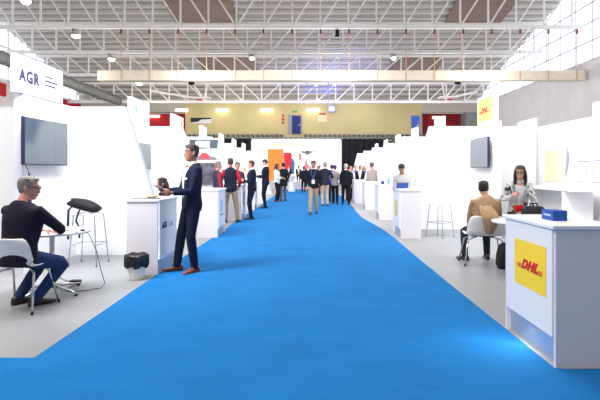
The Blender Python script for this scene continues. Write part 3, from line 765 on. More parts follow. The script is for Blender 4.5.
# white high table on the far carpet
t = thing('high_table', 'white cloth covered high table in front of the stage', 'table', (-1.35,34,0))
bm = BM(); lathe(bm, [(.25,0),(.2,.3),(.14,.7),(.3,1.07),(.33,1.09),(.33,1.1),(0,1.1)], 20); obj('cloth', bm, PANEL, t, smooth=False)
bm = BM(); lathe(bm, [(.3,1.1),(.3,1.115),(0,1.115)], 20); obj('tabletop', bm, WHITE, t)

# ------------------------------------------------------------------ people
def ik(a, c, l1, l2, pole):
    d = c-a; L = d.length
    if L > (l1+l2)*.998: c = a+d.normalized()*(l1+l2)*.998; d = c-a; L = d.length
    u = d.normalized(); cs = (l1*l1+L*L-l2*l2)/(2*l1*L); cs = max(-1, min(1, cs))
    p = V(pole); p = p-u*p.dot(u)
    if p.length < 1e-5: p = u.orthogonal()
    p.normalize()
    return a+u*(l1*cs)+p*(l1*math.sqrt(1-cs*cs)), c
SK = {'a': mat('skin light', (208,154,132), rough=.55, noise=.05, nscale=12), 'b': mat('skin tanned', (176,120,98), rough=.55, noise=.05, nscale=12), 'c': mat('skin rosy', (206,144,124), rough=.55, noise=.05, nscale=12)}
TOR = [(-.10,.150,.100,0),(-.02,.168,.115,-.005),(.06,.158,.108,0),(.14,.146,.102,0),(.24,.160,.112,.005),(.34,.175,.118,.006),(.42,.18,.110,.0),(.485,.165,.09,-.012),(.53,.115,.075,-.018),(.56,.066,.062,-.014),(.62,.054,.057,.0),(.67,.05,.055,.01)]
HEAD = [(-.118,.026,.078,.03),(-.105,.042,.088,.0),(-.08,.055,.090,-.045),(-.05,.063,.091,-.072),(-.01,.070,.092,-.090),(.03,.074,.093,-.098),(.065,.073,.087,-.097),(.095,.062,.066,-.080),(.115,.040,.034,-.05),(.122,.012,.0,-.02)]
def head_rings(infl, T, extra_back=0.):
    out = []
    for z, w, f, b in HEAD:
        yc = (f+b)/2; d = (f-b)/2; z2 = z*(1+infl*7)
        out.append([T @ V(((w+infl)*math.copysign(abs(math.cos(t))**.9, math.cos(t)), yc+(d+infl)*math.sin(t), z2)) for t in [k*2*PI/16 for k in range(16)]])
    return out
def hand(bm, w, d, n, right, curl, k=1.):
    d = d.normalized(); n = (n-d*n.dot(d)).normalized(); t = d.cross(n)
    if not right: t = -t
    tube(bm, [w-d*.03*k, w+d*.005*k, w+d*.045*k, w+d*.09*k], [(.026*k,.021*k),(.028*k,.018*k),(.040*k,.016*k),(.039*k,.013*k)], 10, side=t)
    for i, L in enumerate((.070,.080,.073,.056)):
        b = w+d*(.082-.004*abs(i-1))*k+t*(.029-.0195*i)*k
        c1 = curl; d1 = (d*math.cos(c1)+n*math.sin(c1)); c2 = curl*1.9; d2 = d*math.cos(c2)+n*math.sin(c2); c3 = curl*2.6; d3 = d*math.cos(c3)+n*math.sin(c3)
        p1 = b+d1*L*.45*k; p2 = p1+d2*L*.32*k; p3 = p2+d3*L*.25*k
        tube(bm, [b-d*.02*k, b, p1, p2, p3], [.0085*k,.0092*k,.0084*k,.0075*k,.005*k], 7)
    b = w+d*.025*k+t*.026*k; q = (t*.75+d*.6+n*.35).normalized(); p1 = b+q*.035*k; q2 = (d*.85+t*.25+n*.45).normalized(); p2 = p1+q2*.03*k; p3 = p2+q2*.02*k
    tube(bm, [b-q*.015*k, b, p1, p2, p3], [.012*k,.012*k,.0105*k,.009*k,.006*k], 7)
def shoe_bm(bm, a, yaw, pitch, k, infl=0.):
    """a: point on the ground below the ankle"""
    Rm = M.Translation(a) @ M.Rotation(yaw, 4, 'Z') @ M.Translation((0,.12*k,0)) @ M.Rotation(-pitch, 4, 'X') @ M.Translation((0,-.12*k,0))
    secs = [(-.085,.024,.05),(-.075,.034,.085),(-.03,.038,.10),(.02,.039,.09),(.07,.043,.066),(.12,.046,.052),(.165,.040,.044),(.195,.026,.034),(.205,.012,.02)]
    rings = []
    for y, w, h in secs:
        r = []
        for j in range(14):
            t = 2*PI*j/14; x = w*math.copysign(abs(math.cos(t))**.8, math.cos(t)); z = h*.5+h*.5*math.sin(t)
            if z < h*.25: z = 0.
            r.append(Rm @ V((x*k, y*k, z*k)))
        rings.append(r)
    loft(bm, rings)
    return Rm
HAIRLINE = {'short': lambda x, y, z: z > .075 or (y < .045 and z > .02 and abs(x) > .0) or (y < -.015 and z > -.055),
            'bald': lambda x, y, z: (y < -.0 and -.06 < z < .06),
            'long': lambda x, y, z: z > .082 or (y < .058 and abs(x) > .045 and z > -.13) or y < 0.}
COL = {}
def person(label, x, y, rz, Hh=1.76, z=0., sex='m', bulk=1., vox=.014, pelvis=(0,0,.955), lean=0., twist=0., side=0., head=(0,0), hands=None, curl=.35,
           feet=None, skin='a', hair=((60,48,42),'short'), top=((30,34,52),'jacket'), shirt=(235,236,240), trousers=(30,34,52), shoes=(40,32,30),
           sleeves=None, glasses=False, long_coat=0., group=None, detail=True, poles=None, palm=None, lap=None):
    k = Hh/1.78
    root = thing('person', label, 'person', (x,y,z), rz, group)
    wf = bulk*(1.0 if sex == 'm' else .90)
    P = V(pelvis)*k
    T = M.Translation(P) @ M.Rotation(twist, 4, 'Z') @ M.Rotation(-lean, 4, 'X') @ M.Rotation(side, 4, 'Y') @ M.Scale(k, 4)
    def ring(dz, w, d, yo, infl): return (T @ V((0,yo,dz)), ((w*(wf if dz < .5 else min(wf, 1.05))+infl)*k, (d*bulk+infl)*k))
    sidev = (T.to_3x3() @ V((1,0,0))).normalized()
    def torso(bm, infl, lo, hi, flare=0.):
        pr = [ring(dz, w, d, yo, infl+flare*max(0, .1-dz)) for dz, w, d, yo in TOR if lo-.001 <= dz <= hi+.001]
        tube(bm, [p for p, r in pr], [r for p, r in pr], 20, side=sidev)
    sh = [T @ V((s*.178*wf,-.012,.462)) for s in (1,-1)]
    hip = [P+V((s*.088*k,0,-.02*k)) for s in (1,-1)]
    hands = hands or [(.25,.05,-.12),(-.25,.05,-.12)]
    hw = [T @ V(h) for h in hands]
    poles = poles or [(.35,-.8,-.3),(-.35,-.8,-.3)]
    elb = []
    for i in range(2):
        e, w = ik(sh[i], hw[i], .295*k, .26*k, T.to_3x3() @ V(poles[i])); elb.append(e); hw[i] = w
    feet = feet or [(.1,0,0,0,0),(-.1,.02,0,0,0)]
    ank, knee = [], []
    for i in range(2):
        fx, fy, fz, yaw, pit = feet[i]
        a = V((fx,fy,fz))*k+V((0,0,.09*k))
        if pit: a = a+V((-math.sin(yaw),math.cos(yaw),0))*(.03*k*pit)+V((0,0,.12*math.sin(pit)*k))
        f = V((-math.sin(yaw), math.cos(yaw), .15))
        kn, a = ik(hip[i], a, .43*k, .425*k, f); knee.append(kn); ank.append(a)
    hp = T @ V((0,.012,.71))
    Th = M.Translation(hp) @ (M.Rotation(twist, 4, 'Z') @ M.Rotation(head[0], 4, 'Z') @ M.Rotation(-lean*.3-head[1], 4, 'X')) @ M.Scale(k, 4)
    # body: one continuous skin surface
    bm = BM(); torso(bm, -.004, -.1, .67)
    for i in range(2):
        s = sh[i]
        tube(bm, [T @ V(((1,-1)[i]*.10,-.01,.455)), s, s.lerp(elb[i], .35), elb[i], elb[i].lerp(hw[i], .3), hw[i]], [.05*k,.052*k,.046*k,.038*k,.038*k,.025*k], 12)
        tube(bm, [hip[i], hip[i].lerp(knee[i], .3), knee[i], knee[i].lerp(ank[i], .3), ank[i]], [.075*k,.076*k,.052*k,.054*k,.036*k], 12)
    loft(bm, head_rings(0., Th))
    if vox < .012:
        tube(bm, [Th @ V((0,.086,.022)), Th @ V((0,.104,-.016)), Th @ V((0,.112,-.034)), Th @ V((0,.092,-.046))], [.008*k,.011*k,.015*k,.010*k], 8)
        tube(bm, [Th @ V((-.05,.078,.032)), Th @ V((0,.094,.034)), Th @ V((.05,.078,.032))], .009*k, 8)
        tube(bm, [Th @ V((-.022,.086,-.068)), Th @ V((0,.096,-.068)), Th @ V((.022,.086,-.068))], .008*k, 8)
    else:
        tube(bm, [Th @ V((0,.086,.022)), Th @ V((0,.11,-.03)), Th @ V((0,.09,-.045))], .016*k, 8)
    for s in (1,-1): tube(bm, [Th @ V((s*.066,-.002,-.04)), Th @ V((s*.08,-.012,-.01)), Th @ V((s*.076,-.014,.025))], [.012*k,.016*k,.014*k], 8)
    b2 = remesh(bm, vox, 2)
    for i in range(2):
        d = (hw[i]-elb[i]).normalized()
        n = V(((-1,1)[i],0,0)) if palm is None else V(palm[i])
        n = T.to_3x3() @ n
        if n.cross(d).length < .2: n = V((0,0,-1))
        hand(b2, hw[i], d, n.normalized(), i == 0, curl if not isinstance(curl, tuple) else curl[i], k*(1 if sex == 'm' else .92))
    body = obj('body', b2, SK[skin], root, smooth=True)
    # trousers
    tm = fabric('trousers %d %d %d' % tuple(trousers), trousers)
    bm = BM()
    tube(bm, [P+V((0,0,.10*k)), P+V((0,0,.03*k)), P+V((0,0,-.06*k)), P+V((0,.0,-.10*k))], [(.158*wf*k,.112*k),(.172*wf*k,.122*k),(.172*wf*k,.122*k),(.12*k,.09*k)], 18, side=(1,0,0))
    for i in range(2):
        a2 = ank[i]+(knee[i]-ank[i]).normalized()*(-.035*k)
        th = .096 if sex == 'm' else .09
        tube(bm, [hip[i], hip[i].lerp(knee[i], .3), knee[i]+(hip[i]-knee[i])*.06, knee[i], knee[i].lerp(ank[i], .35), a2], [th*k,(th-.004)*k,.068*k,.068*k,.066*k,.053*k], 14)
    obj('trousers', remesh(bm, vox, 2), tm, root, smooth=True)
    # shoes
    for i in range(2):
        fx, fy, fz, yaw, pit = feet[i]
        bm = BM(); shoe_bm(bm, V((fx,fy,fz))*k, yaw, pit, k)
        obj('shoe', bm, mat('leather %d %d %d' % tuple(shoes), shoes, rough=.35, spec=.5), root, smooth=True)
    # upper garment
    rgb, kind = top
    tm2 = fabric('%s %d %d %d' % ((kind,)+tuple(rgb)), rgb) if not isinstance(rgb, bpy.types.Material) else rgb
    bm = BM()
    hi = .56
    low = -.10
    torso(bm, .022, low, hi, .02 if kind == 'jacket' else 0.)
    if long_coat:
        pr = [T @ V((0,0,-.06))]; tube(bm, [T @ V((0,0,0)), P+V((0,0,-.1*k)), P+V((0,0,-long_coat*k))], [(.195*wf*k,.14*k),(.20*wf*k,.15*k),(.205*wf*k,.155*k)], 20, side=sidev)
    if kind != 'vest':
        for i in range(2):
            s = sh[i]; wr = hw[i]-(hw[i]-elb[i]).normalized()*.012*k
            tube(bm, [T @ V(((1,-1)[i]*.10,-.01,.452)), s, s.lerp(elb[i], .35), elb[i], elb[i].lerp(wr, .35), wr], [.066*k,.068*k,.060*k,.052*k,.050*k,.039*k], 14)
    b2 = remesh(bm, vox, 2)
    Ti = T.inverted()
    if kind == 'jacket':
        kill = []
        for f in b2.faces:
            c = Ti @ f.calc_center_median()
            if c.y > .03 and .06 < c.z < .60 and abs(c.x) < .012+.088*(c.z-.06)/.48: kill.append(f)
        bmesh.ops.delete(b2, geom=kill, context='FACES')
    obj({'jacket': 'jacket', 'vest': 'vest', 'sweater': 'sweater', 'coat': 'coat', 'shirt': 'shirt'}[kind], b2, tm2, root, smooth=True)
    if kind != 'shirt':
        bm = BM(); torso(bm, .011, -.02, .49)
        tube(bm, [T @ V((0,-.014,.47)), T @ V((0,-.014,.54)), T @ V((0,-.004,.592))], [(.075*k,.07*k),(.070*k,.068*k),(.061*k,.062*k)], 16, side=sidev)
        if kind == 'vest':
            for i in range(2):
                s = sh[i]; wr = hw[i]-(hw[i]-elb[i]).normalized()*.012*k
                tube(bm, [T @ V(((1,-1)[i]*.10,-.01,.452)), s, s.lerp(elb[i], .35), elb[i], elb[i].lerp(wr, .35), wr], [.062*k,.064*k,.056*k,.048*k,.046*k,.037*k], 14)
        scol = sleeves or shirt
        obj('shirt', remesh(bm, vox, 1), fabric('shirt %d %d %d' % tuple(scol), scol), root, smooth=True)
        if kind == 'jacket':   # lapels and cuffs
            pass
    # hair
    hrgb, hk = hair
    hm = mat('hair %d %d %d' % tuple(hrgb), hrgb, rough=.6, noise=.3, nscale=60, bump=.4, bscale=80)
    bm = BM(); loft(bm, head_rings(.010 if hk != 'bald' else .004, Th))
    b2 = remesh(bm, min(vox, .010), 1)
    Thi = Th.inverted(); fn = HAIRLINE[hk]; kill = []
    for f in b2.faces:
        c = Thi @ f.calc_center_median()
        if not fn(c.x, c.y, c.z): kill.append(f)
    bmesh.ops.delete(b2, geom=kill, context='FACES')
    if hk == 'long':
        tube(b2, [Th @ V((0,-.05,.07)), Th @ V((0,-.075,.0)), Th @ V((0,-.085,-.10)), Th @ V((0,-.085,-.2)), Th @ V((0,-.075,-.25))], [(.06*k,.04*k),(.088*k,.05*k),(.095*k,.048*k),(.09*k,.04*k),(.05*k,.02*k)], 16, side=(Th.to_3x3() @ V((1,0,0))).normalized())
        for s in (1,-1):
            tube(b2, [Th @ V((s*.05,.03,.09)), Th @ V((s*.076,.03,.04)), Th @ V((s*.084,.02,-.05)), Th @ V((s*.085,.015,-.15)), Th @ V((s*.075,.01,-.23))], [.015*k,.022*k,.026*k,.026*k,.012*k], 10)
    elif hk == 'short':
        rr = random.Random(len(label))
        for q in range(22):
            a = rr.uniform(-2.6,-.4) if q > 8 else rr.uniform(-1, 4.2)
            u, v = .055*math.cos(a), -.01+.07*math.sin(a)
            zz = .112*math.sqrt(max(.1, 1-(u/.08)**2-((v+.005)/.105)**2))
            p0 = V((u,v,zz)); tube(b2, [Th @ p0, Th @ (p0+V((u*.4,.02,.016))), Th @ (p0+V((u*.6,.038,.012)))], [.016*k,.013*k,.004*k], 6)
    obj('hair', b2, hm, root, smooth=True)
    if detail:
        for s in (1,-1):
            bm = BM(); ball(bm, Th @ V((s*.031,.0775,.012)), .0125*k, 10); e = obj('eye', bm, mat('eye white', (186,176,170), rough=.3), root, smooth=True)
            bm = BM(); ball(bm, Th @ V((s*.031,.0865,.012)), .0058*k, 8); obj('iris', bm, mat('dark iris', (50,36,30), rough=.3), e, smooth=True)
            bm = BM(); tube(bm, [Th @ V((s*.015,.094,.036)), Th @ V((s*.034,.094,.042)), Th @ V((s*.052,.084,.034))], .0045*k, 6); obj('eyebrow', bm, hm, root)
        bm = BM(); tube(bm, [Th @ V((-.024,.088,-.066)), Th @ V((0,.098,-.064)), Th @ V((.024,.088,-.066))], [(.002*k,.003*k),(.006*k,.007*k),(.002*k,.003*k)], 8); obj('mouth', bm, mat('lips', (168,92,86), rough=.5), root)
    if glasses:
        bm = BM()
        for s in (1,-1):
            tube(bm, [Th @ V((s*.033+.024*math.cos(a*PI/5),.108,.012+.018*math.sin(a*PI/5))) for a in range(11)], .003*k, 6)
            tube(bm, [Th @ V((s*.056,.106,.016)), Th @ V((s*.078,.09,.016)), Th @ V((s*.083,-.01,.014))], .003*k, 6)
        tube(bm, [Th @ V((-.01,.11,.014)), Th @ V((.01,.11,.014))], .003*k, 6)
        obj('glasses', bm, mat('dark spectacle frame', (40,34,36), rough=.4), root)
    root['_'] = 0; del root['_']
    return root, T, Th, hw, k

NAVY = (27,31,52); DARK = (30,31,36); KHAKI = (172,148,116)
# --- near figures
r1, T1, H1, hw1, k1 = person('grey haired man in dark navy jacket and jeans sitting with his back to the camera', -3.05, 5.0, R(-10), 1.80, vox=.009, bulk=1.17,
    pelvis=(0,-.0,.555), lean=.16, twist=R(-8), head=(R(-52),.06), hands=[(.12,.38,.29),(-.12,.38,.28)], curl=.3, palm=[(0,0,-1),(0,0,-1)], poles=[(.9,-.4,-.2),(-.9,-.4,-.2)],
    feet=[(.06,.20,0,R(-26),0),(-.17,.22,0,R(-12),0)], skin='c', hair=((132,126,122),'short'), top=((36,31,46),'jacket'), shirt=(70,80,150), trousers=(38,58,98), shoes=(34,28,28), glasses=True)
r2, T2, H2, hw2, k2 = person('man in navy suit and white shirt standing at the AGR counter with a tablet', -1.72, 6.95, R(124), 1.83, vox=.009,
    head=(R(-4),.02), lean=-.02, hands=[(.09,.33,.17),(-.09,.31,.15)], curl=.4, palm=[(-.7,0,.7),(.7,0,.7)], feet=[(.12,.17,0,R(-18),0),(-.11,.0,0,R(22),0)],
    skin='b', hair=((66,60,60),'short'), top=((28,34,58),'jacket'), shirt=(236,238,244), trousers=(30,34,56), shoes=(120,62,34))
bm = BM(); box(bm, (-.035,-.004,-.012), (.035,.006,.018)); ps = obj('pocket_square', bm, fabric('shirt 236 238 244', (236,238,244)), r2)
ps.matrix_local = M.Translation(T2 @ V((-.10,.128,.345))) @ M.Rotation(R(112-112+12), 4, 'Z')
bm = BM(); box(bm, (-.075,-.11,-.005), (.075,.11,.005)); bevel(bm, .003)
W2 = M.Translation(r2.location) @ M.Rotation(R(124), 4, 'Z')
mid = (hw2[0]+hw2[1])/2
t = thing('tablet', 'slim grey tablet held by the man in the navy suit', 'tablet', W2 @ (mid+V((0,.12,.045))), R(124))
obj('body', bm, mat('tablet grey', (96,106,126), rough=.35), t, rot=(R(28),0,0))
bm = BM(); box(bm, (-.068,-.10,.0052), (.068,.10,.0062)); obj('screen', bm, mat('tablet screen', (150,166,190), rough=.2), t, rot=(R(28),0,0))
person('woman with long dark hair sitting behind the AGR counter, facing left', -2.76, 8.95, R(96), 1.70, vox=.009, sex='f', pelvis=(0,-.04,.555), lean=.05, head=(R(14),.06),
    hands=[(.2,.36,.05),(-.2,.36,.05)], feet=[(.1,.40,0,0,0),(-.1,.42,0,0,0)], skin='a', hair=((44,36,36),'long'), top=((40,42,48),'sweater'), shirt=(200,200,210), trousers=(40,42,50))
r3, T3, H3, hw3, k3 = person('man in tan jacket sitting with his back to the camera at the right', 2.78, 7.56, R(4), 1.68, vox=.009, bulk=1.2,
    pelvis=(0,-.03,.555), lean=.22, head=(R(-22),.0), hands=[(.2,.36,.1),(-.16,.38,.08)], feet=[(.16,.36,0,R(-10),0),(-.26,.30,0,R(20),0)], poles=[(.8,-.6,-.3),(-.8,-.6,-.3)],
    skin='b', hair=((48,38,34),'short'), top=((164,134,104),'jacket'), shirt=(230,230,230), trousers=(44,46,58), shoes=(60,52,48))
pm = bpy.data.materials.new('black and white patterned knit'); pm.use_nodes = True
nt = pm.node_tree; b = nt.nodes['Principled BSDF']; b.inputs['Roughness'].default_value = .9
tc = nt.nodes.new('ShaderNodeTexCoord'); vo = nt.nodes.new('ShaderNodeTexNoise'); vo.inputs['Scale'].default_value = 8; vo.inputs['Detail'].default_value = 2
rp = nt.nodes.new('ShaderNodeValToRGB'); rp.color_ramp.interpolation = 'CONSTANT'
rp.color_ramp.elements[0].color = (.05,.05,.055,1); rp.color_ramp.elements[1].position = .43; rp.color_ramp.elements[1].color = (.56,.56,.54,1)
e = rp.color_ramp.elements.new(.58); e.color = (.24,.24,.25,1)
nt.links.new(tc.outputs['Object'], vo.inputs['Vector']); nt.links.new(vo.outputs['Fac'], rp.inputs['Fac']); nt.links.new(rp.outputs['Color'], b.inputs['Base Color'])
def patterned(label, *a, **kw):
    global fabric
    old = fabric
    res = person(label, *a, **kw)
    for ch in res[0].children:
        if ch.name.startswith('jacket'):
            ch.data.materials.clear(); ch.data.materials.append(pm)
    return res
bm = BM(); rows = []
for z, w, y in ((.92,.09,-.17),(.86,.12,-.25),(.80,.135,-.335),(.74,.13,-.378),(.66,.115,-.37),(.57,.09,-.355),(.50,.05,-.345)):
    rows.append([bm.verts.new((-.10+w*(-1+2*k/8), y-.02*math.cos((-1+2*k/8)*1.3)+.03*abs(-1+2*k/8)**2, z+.01*math.sin(k*1.9))) for k in range(9)])
for a, b_ in zip(rows, rows[1:]):
    for k in range(8): bm.faces.new((a[k], a[k+1], b_[k+1], b_[k]))
bmesh.ops.recalc_face_normals(bm, faces=bm.faces[:]); bmesh.ops.solidify(bm, geom=bm.faces[:], thickness=.012)
obj('jacket_tail', bm, fabric('jacket 164 134 104', (164,134,104)), r3, smooth=True)
r4, T4, H4, hw4, k4 = patterned('woman in black and white patterned jacket and glasses standing over the black bag', 3.21, 7.43, R(166), 1.56, vox=.009, sex='f',
    lean=.32, head=(R(-14),.08), hands=[(.13,.20,.36),(-.24,.40,.08)], curl=.7, poles=[(.6,-.5,-.7),(-.6,-.5,-.3)], skin='a', hair=((58,42,38),'long'),
    top=((90,90,90),'jacket'), shirt=(226,226,228), trousers=(40,42,48), glasses=True)
t = thing('phone_case', 'small red case held at the waist of the woman in the patterned jacket', 'case', (3.12,7.2,.84))
bm = BM(); box(bm, (-.06,-.03,0), (.06,.0,.10)); bevel(bm, .008); obj('body', bm, RED, t)
bm = BM(); box(bm, (-.05,-.033,.02), (.05,-.03,.035)); obj('strap_line', bm, BLACK, t)
# --- middle distance, left of the carpet
mid = dict(vox=.012)
person('man in navy vest with red sleeves and beige trousers seen from behind', -2.26, 13.55, R(12), 1.81, hands=[(.24,.12,.02),(-.22,.2,.06)], skin='b', hair=((70,60,56),'short'),
    top=((40,44,60),'vest'), sleeves=(190,40,56), trousers=(164,146,124), shoes=(50,44,42), feet=[(.2,.02,0,-.5,0),(-.13,.0,0,.2,0)], vox=.012)
person('grey haired man in dark vest and red sleeves behind the second left counter', -2.46, 12.7, R(-60), 1.70, skin='c', hair=((130,120,112),'short'), top=((50,54,72),'vest'), sleeves=(150,52,62), trousers=(60,62,72), vox=.012)
person('dark haired man in a dark top facing the man in the navy vest', -2.33, 15.3, R(200), 1.72, skin='b', hair=((56,46,44),'short'), top=((62,54,66),'sweater'), trousers=(60,60,70), vox=.014, hands=[(.14,.3,.2),(-.23,.06,-.06)])
person('man in dark suit standing at the carpet edge with a hand on his chin', -1.76, 14.4, R(84), 1.76, skin='a', hair=((74,56,46),'short'), top=(NAVY,'jacket'), trousers=(28,32,48), shoes=(24,24,30),
    hands=[(.05,.22,.50),(-.12,.22,.22)], curl=.9, feet=[(.1,.06,0,.0,0),(-.09,0,0,.2,0)], vox=.012, head=(0,.05))
person('tall man in dark suit with bluish dark hair looking down, at the fourth left counter', -1.76, 18.75, R(80), 1.90, skin='a', hair=((40,38,78),'short'), top=((26,28,48),'jacket'), trousers=(26,28,44), shoes=(22,22,28),  # blue light falling on him is painted into the hair colour
    hands=[(.1,.3,.24),(-.12,.3,.2)], head=(0,.4), feet=[(.1,.05,0,0,0),(-.09,-.02,0,.2,0)], vox=.012)
person('woman in white jacket and black trousers standing at the left edge of the carpet', -1.58, 22.6, R(-110), 1.78, sex='f', skin='b', hair=((50,38,36),'long'), top=((226,226,232),'jacket'), shirt=(220,220,226), trousers=(30,30,36), shoes=(110,50,46),
    hands=[(.16,.28,.16),(-.16,.28,.14)], vox=.014)
person('man in long dark coat and grey trousers seen from behind beside the white jacket', -1.32, 23.3, R(20), 1.84, skin='b', hair=((48,38,34),'short'), top=((32,36,36),'coat'), long_coat=.25, trousers=(92,92,96), shoes=(40,36,36),
    hands=[(.22,.12,.0),(-.14,.28,.16)], vox=.014)
# --- people on the carpet
r5, T5, H5, hw5, k5 = person('man in black sweater and khaki trousers walking towards the camera with a badge', .10, 16.2, R(176), 1.79, skin='b', hair=((60,44,38),'short'), top=((30,32,42),'sweater'), shirt=(214,222,232), trousers=KHAKI, shoes=(36,34,38),
    head=(R(-18),.1), hands=[(.25,.10,-.06),(-.24,-.02,-.05)], feet=[(.09,.22,0,0,.0),(-.09,-.24,.0,0,-.35)], vox=.012)
bm = BM(); tube(bm, [T5 @ V((-.075,-.0,.545)), T5 @ V((-.07,.10,.50)), T5 @ V((-.045,.150,.36)), T5 @ V((0,.152,.20))], .008, 6); tube(bm, [T5 @ V((.075,-.0,.545)), T5 @ V((.07,.10,.50)), T5 @ V((.045,.150,.36)), T5 @ V((0,.152,.20))], .008, 6)
obj('lanyard', bm, mat('blue lanyard', (60,110,190), rough=.7), r5)
bm = BM(); q = T5 @ V((0,.150,.13)); box(bm, (q.x-.05,q.y-.004,q.z-.065), (q.x+.05,q.y+.004,q.z+.065)); obj('badge', bm, WPLAST, r5)
person('man in dark jacket and beige trousers, back turned, in the centre group', .60, 19.9, R(8), 1.82, skin='c', hair=((150,140,136),'short'), top=((40,42,58),'jacket'), trousers=(190,168,140), shoes=(50,42,40), hands=[(.26,.2,.2),(-.23,.05,-.06)], vox=.012)
person('person in blue jacket partly hidden behind the man in beige trousers', 1.0, 22.4, R(10), 1.74, skin='b', hair=((40,36,40),'short'), top=((52,56,170),'sweater'), trousers=(36,36,46), vox=.014)
person('woman with purple hair in a grey jacket and black trousers, seen from behind', 1.07, 21.0, R(-10), 1.70, sex='f', skin='a', hair=((62,44,110),'short'), top=((150,142,140),'jacket'), trousers=(26,26,32), hands=[(.25,.1,-.05),(-.1,.26,.22)], vox=.012)
person('white haired man dressed all in black seen from behind at the right carpet edge', 1.52, 20.7, R(-4), 1.75, skin='c', hair=((186,178,172),'short'), top=((26,28,36),'jacket'), trousers=(24,26,34), shoes=(22,22,26), feet=[(.14,0,0,-.3,0),(-.13,0,0,.2,0)], vox=.012)
# --- right side
person('man in grey shirt leaning over the blue backed laptop at the second right counter', 2.24, 11.60, R(160), 1.66, skin='b', hair=((40,34,34),'short'), top=((172,170,170),'shirt'), trousers=(50,54,66), lean=.36, head=(R(10),.55), hands=[(.12,.36,.16),(-.14,.38,.14)], vox=.011, palm=[(0,0,-1),(0,0,-1)])
person('man in grey brown shirt seen from behind at the fourth right counter', 2.42, 18.92, R(30), 1.79, skin='b', hair=((84,74,66),'short'), top=((148,136,130),'shirt'), trousers=(70,84,110), vox=.014)
far = [('woman with orange hair in a white top behind the white haired man', 2.1, 25.0, 150, 1.70, 'f', 'a', ((176,108,66),'long'), ((226,226,230),'sweater'), (50,50,60)),
       ('man in blue shirt in the crowd right of the orange haired woman', 2.40, 25.6, 190, 1.74, 'm', 'c', ((120,90,70),'short'), ((58,80,170),'shirt'), (40,40,50)),
       ('man in black jacket in the crowd in front of the black drape', 2.58, 25.0, 170, 1.72, 'm', 'b', ((50,40,40),'short'), ((34,34,40),'jacket'), (40,40,50)),
       ('woman in dark blue top standing farthest right in the crowd', 2.86, 25.7, 200, 1.72, 'f', 'c', ((150,100,70),'long'), ((62,66,110),'sweater'), (40,40,50)),
       ('person in black coat standing left of the walking man, back turned', -.46, 32.6, 5, 1.76, 'm', 'b', ((50,40,40),'short'), ((30,30,38),'coat'), (26,26,34)),
       ('person in black standing directly behind the walking man', -.02, 30.5, 190, 1.74, 'm', 'a', ((150,120,100),'short'), ((40,38,44),'jacket'), (30,30,38)),
       ('person in grey blue jacket standing behind the man in beige trousers', .45, 28.5, 170, 1.74, 'm', 'b', ((44,40,44),'short'), ((70,74,96),'jacket'), (40,40,50)),
       ('person in dark clothes behind the white haired man at the carpet edge', 1.82, 23.0, -20, 1.70, 'm', 'b', ((60,48,44),'short'), ((50,50,58),'jacket'), (34,34,42))]
for lb, x, y, a, h, sx, sk, hr, tp, tr in far:
    person(lb, x, y, R(a), h, sex=sx, skin=sk, hair=hr, top=tp, trousers=tr, vox=.016, detail=False)
# seated speakers on the stage
for i, (x, lb, tp) in enumerate(((-1.75,'speaker in black sitting on the stage in front of the red banner',(28,28,34)),(-.95,'speaker in dark clothes sitting on the stage, second from the left',(44,44,54)),(-.2,'speaker in dark blue sitting on the stage, third from the left',(40,48,80)),(.75,'speaker in grey sitting on the stage farthest right',(96,96,106)))):
    chair(x, 38.3, PI, 'white shell chair on the stage, %s from the left' % ordn[i])
    person(lb, x, 38.36, PI, 1.76, z=.55, pelvis=(0,-.04,.555), lean=.03, hands=[(.14,.34,.1),(-.14,.34,.1)], feet=[(.1,.42,0,0,0),(-.1,.4,0,0,0)], skin='ab'[i % 2], hair=((60,44,40),'short'), top=(tp,'jacket'), trousers=(30,30,38), vox=.016, detail=False)
for o in list(C.objects):
    if o.name.startswith('shell_chair') and o.location.y > 38: o.location.z = .55

# ------------------------------------------------------------------ light
w = bpy.data.worlds.new('world'); scene.world = w; w.use_nodes = True
w.node_tree.nodes['Background'].inputs['Color'].default_value = (1,.96,.92,1)
w.node_tree.nodes['Background'].inputs['Strength'].default_value = .44
def area(name, loc, target, sx, sy, power, col=(1,1,1), spread=PI):
    l = bpy.data.lights.new(name, 'AREA'); l.shape = 'RECTANGLE'; l.size = sx; l.size_y = sy; l.energy = power; l.color = col; l.spread = spread
    o = bpy.data.objects.new(name, l); C.objects.link(o); o.location = loc
    d = V(target)-V(loc); o.rotation_euler = d.to_track_quat('-Z', 'Y').to_euler()
    return o
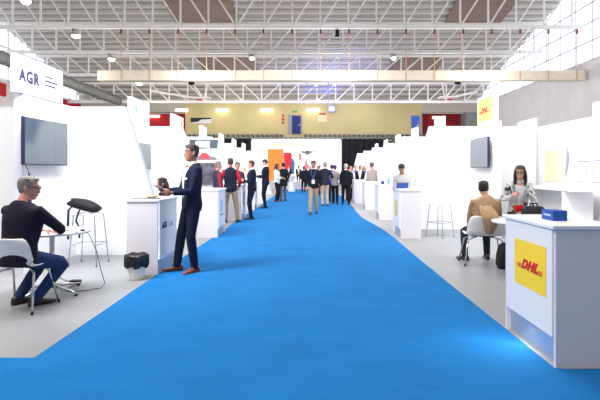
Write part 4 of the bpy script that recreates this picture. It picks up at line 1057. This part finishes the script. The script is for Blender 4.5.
# unseen area lights added above the aisle, standing in for rows of high bays
for y in (8, 15, 22, 29, 36):
    area('hall_fill', (0,y,11.2), (0,y,0), 7, 2.5, 480, (1,.98,.96))
# booth floodlights above each stand, aimed at its walls
for i in range(7):
    yp = 8.3+PITCH*i
    area('booth_flood', (-3.0,yp-2.3,3.25), (-3.9,yp,1.1), 1.6, .25, 92 if i < 4 else 72, (.96,.98,1))
for i in range(6):
    yp = 11.9+PITCH*i
    area('booth_flood', (3.0,yp-2.3,3.25), (3.9,yp,1.1), 1.6, .25, 92 if i < 4 else 72, (.96,.98,1))
area('booth_flood', (3.6,7.0,3.3), (5.7,9.0,1.0), 1.6, .25, 90, (.96,.98,1))
area('hall_fill', (-7,3.2,9.5), (1.5,4,0), 5, 2.5, 1050, (1,.96,.9))  # unseen fill light added to brighten the DHL counter front
area('booth_flood', (-2.9,5.6,3.3), (-4.1,7.3,1.2), 1.2, .25, 70, (.96,.98,1))  # extra flood added to whiten the side panel under the AGR sign
# warm wall wash of the fluorescent lamps and the blue stage light
for x in (-10.3,-5.1,.3,6):
    area('fluorescent_wash', (x,YB-2.2,8.9), (x,YB,7.2), 3, .3, 28, (1,.95,.82))
area('stage_light', (2.4,47.,7.), (2.4,48.5,13), 1, 1, 480, (.35,.4,1))
for x in (-17,-8,2,12):  # unseen point lights added below the roof to brighten deck and trusses
    for y in (33,41,49):
        l = bpy.data.lights.new('roof_fill', 'POINT'); l.energy = 420; l.shadow_soft_size = .5; l.color = (1,.95,.9)
        o = bpy.data.objects.new('roof_fill', l); C.objects.link(o); o.location = (x,y,7.6)
# led glow under the DHL counter front
area('counter_led', (1.79,3.97,.215), (1.5,3.97,0), .02, .75, 6, (.85,.95,1))

scene.view_settings.view_transform = 'Standard'; scene.view_settings.look = 'None'
scene.view_settings.gamma = 1; scene.view_settings.exposure = 0.; scene.view_settings.use_curve_mapping = False
scene.cycles.use_denoising = True
scene.cycles.max_bounces = 6
scene.cycles.sample_clamp_indirect = 6
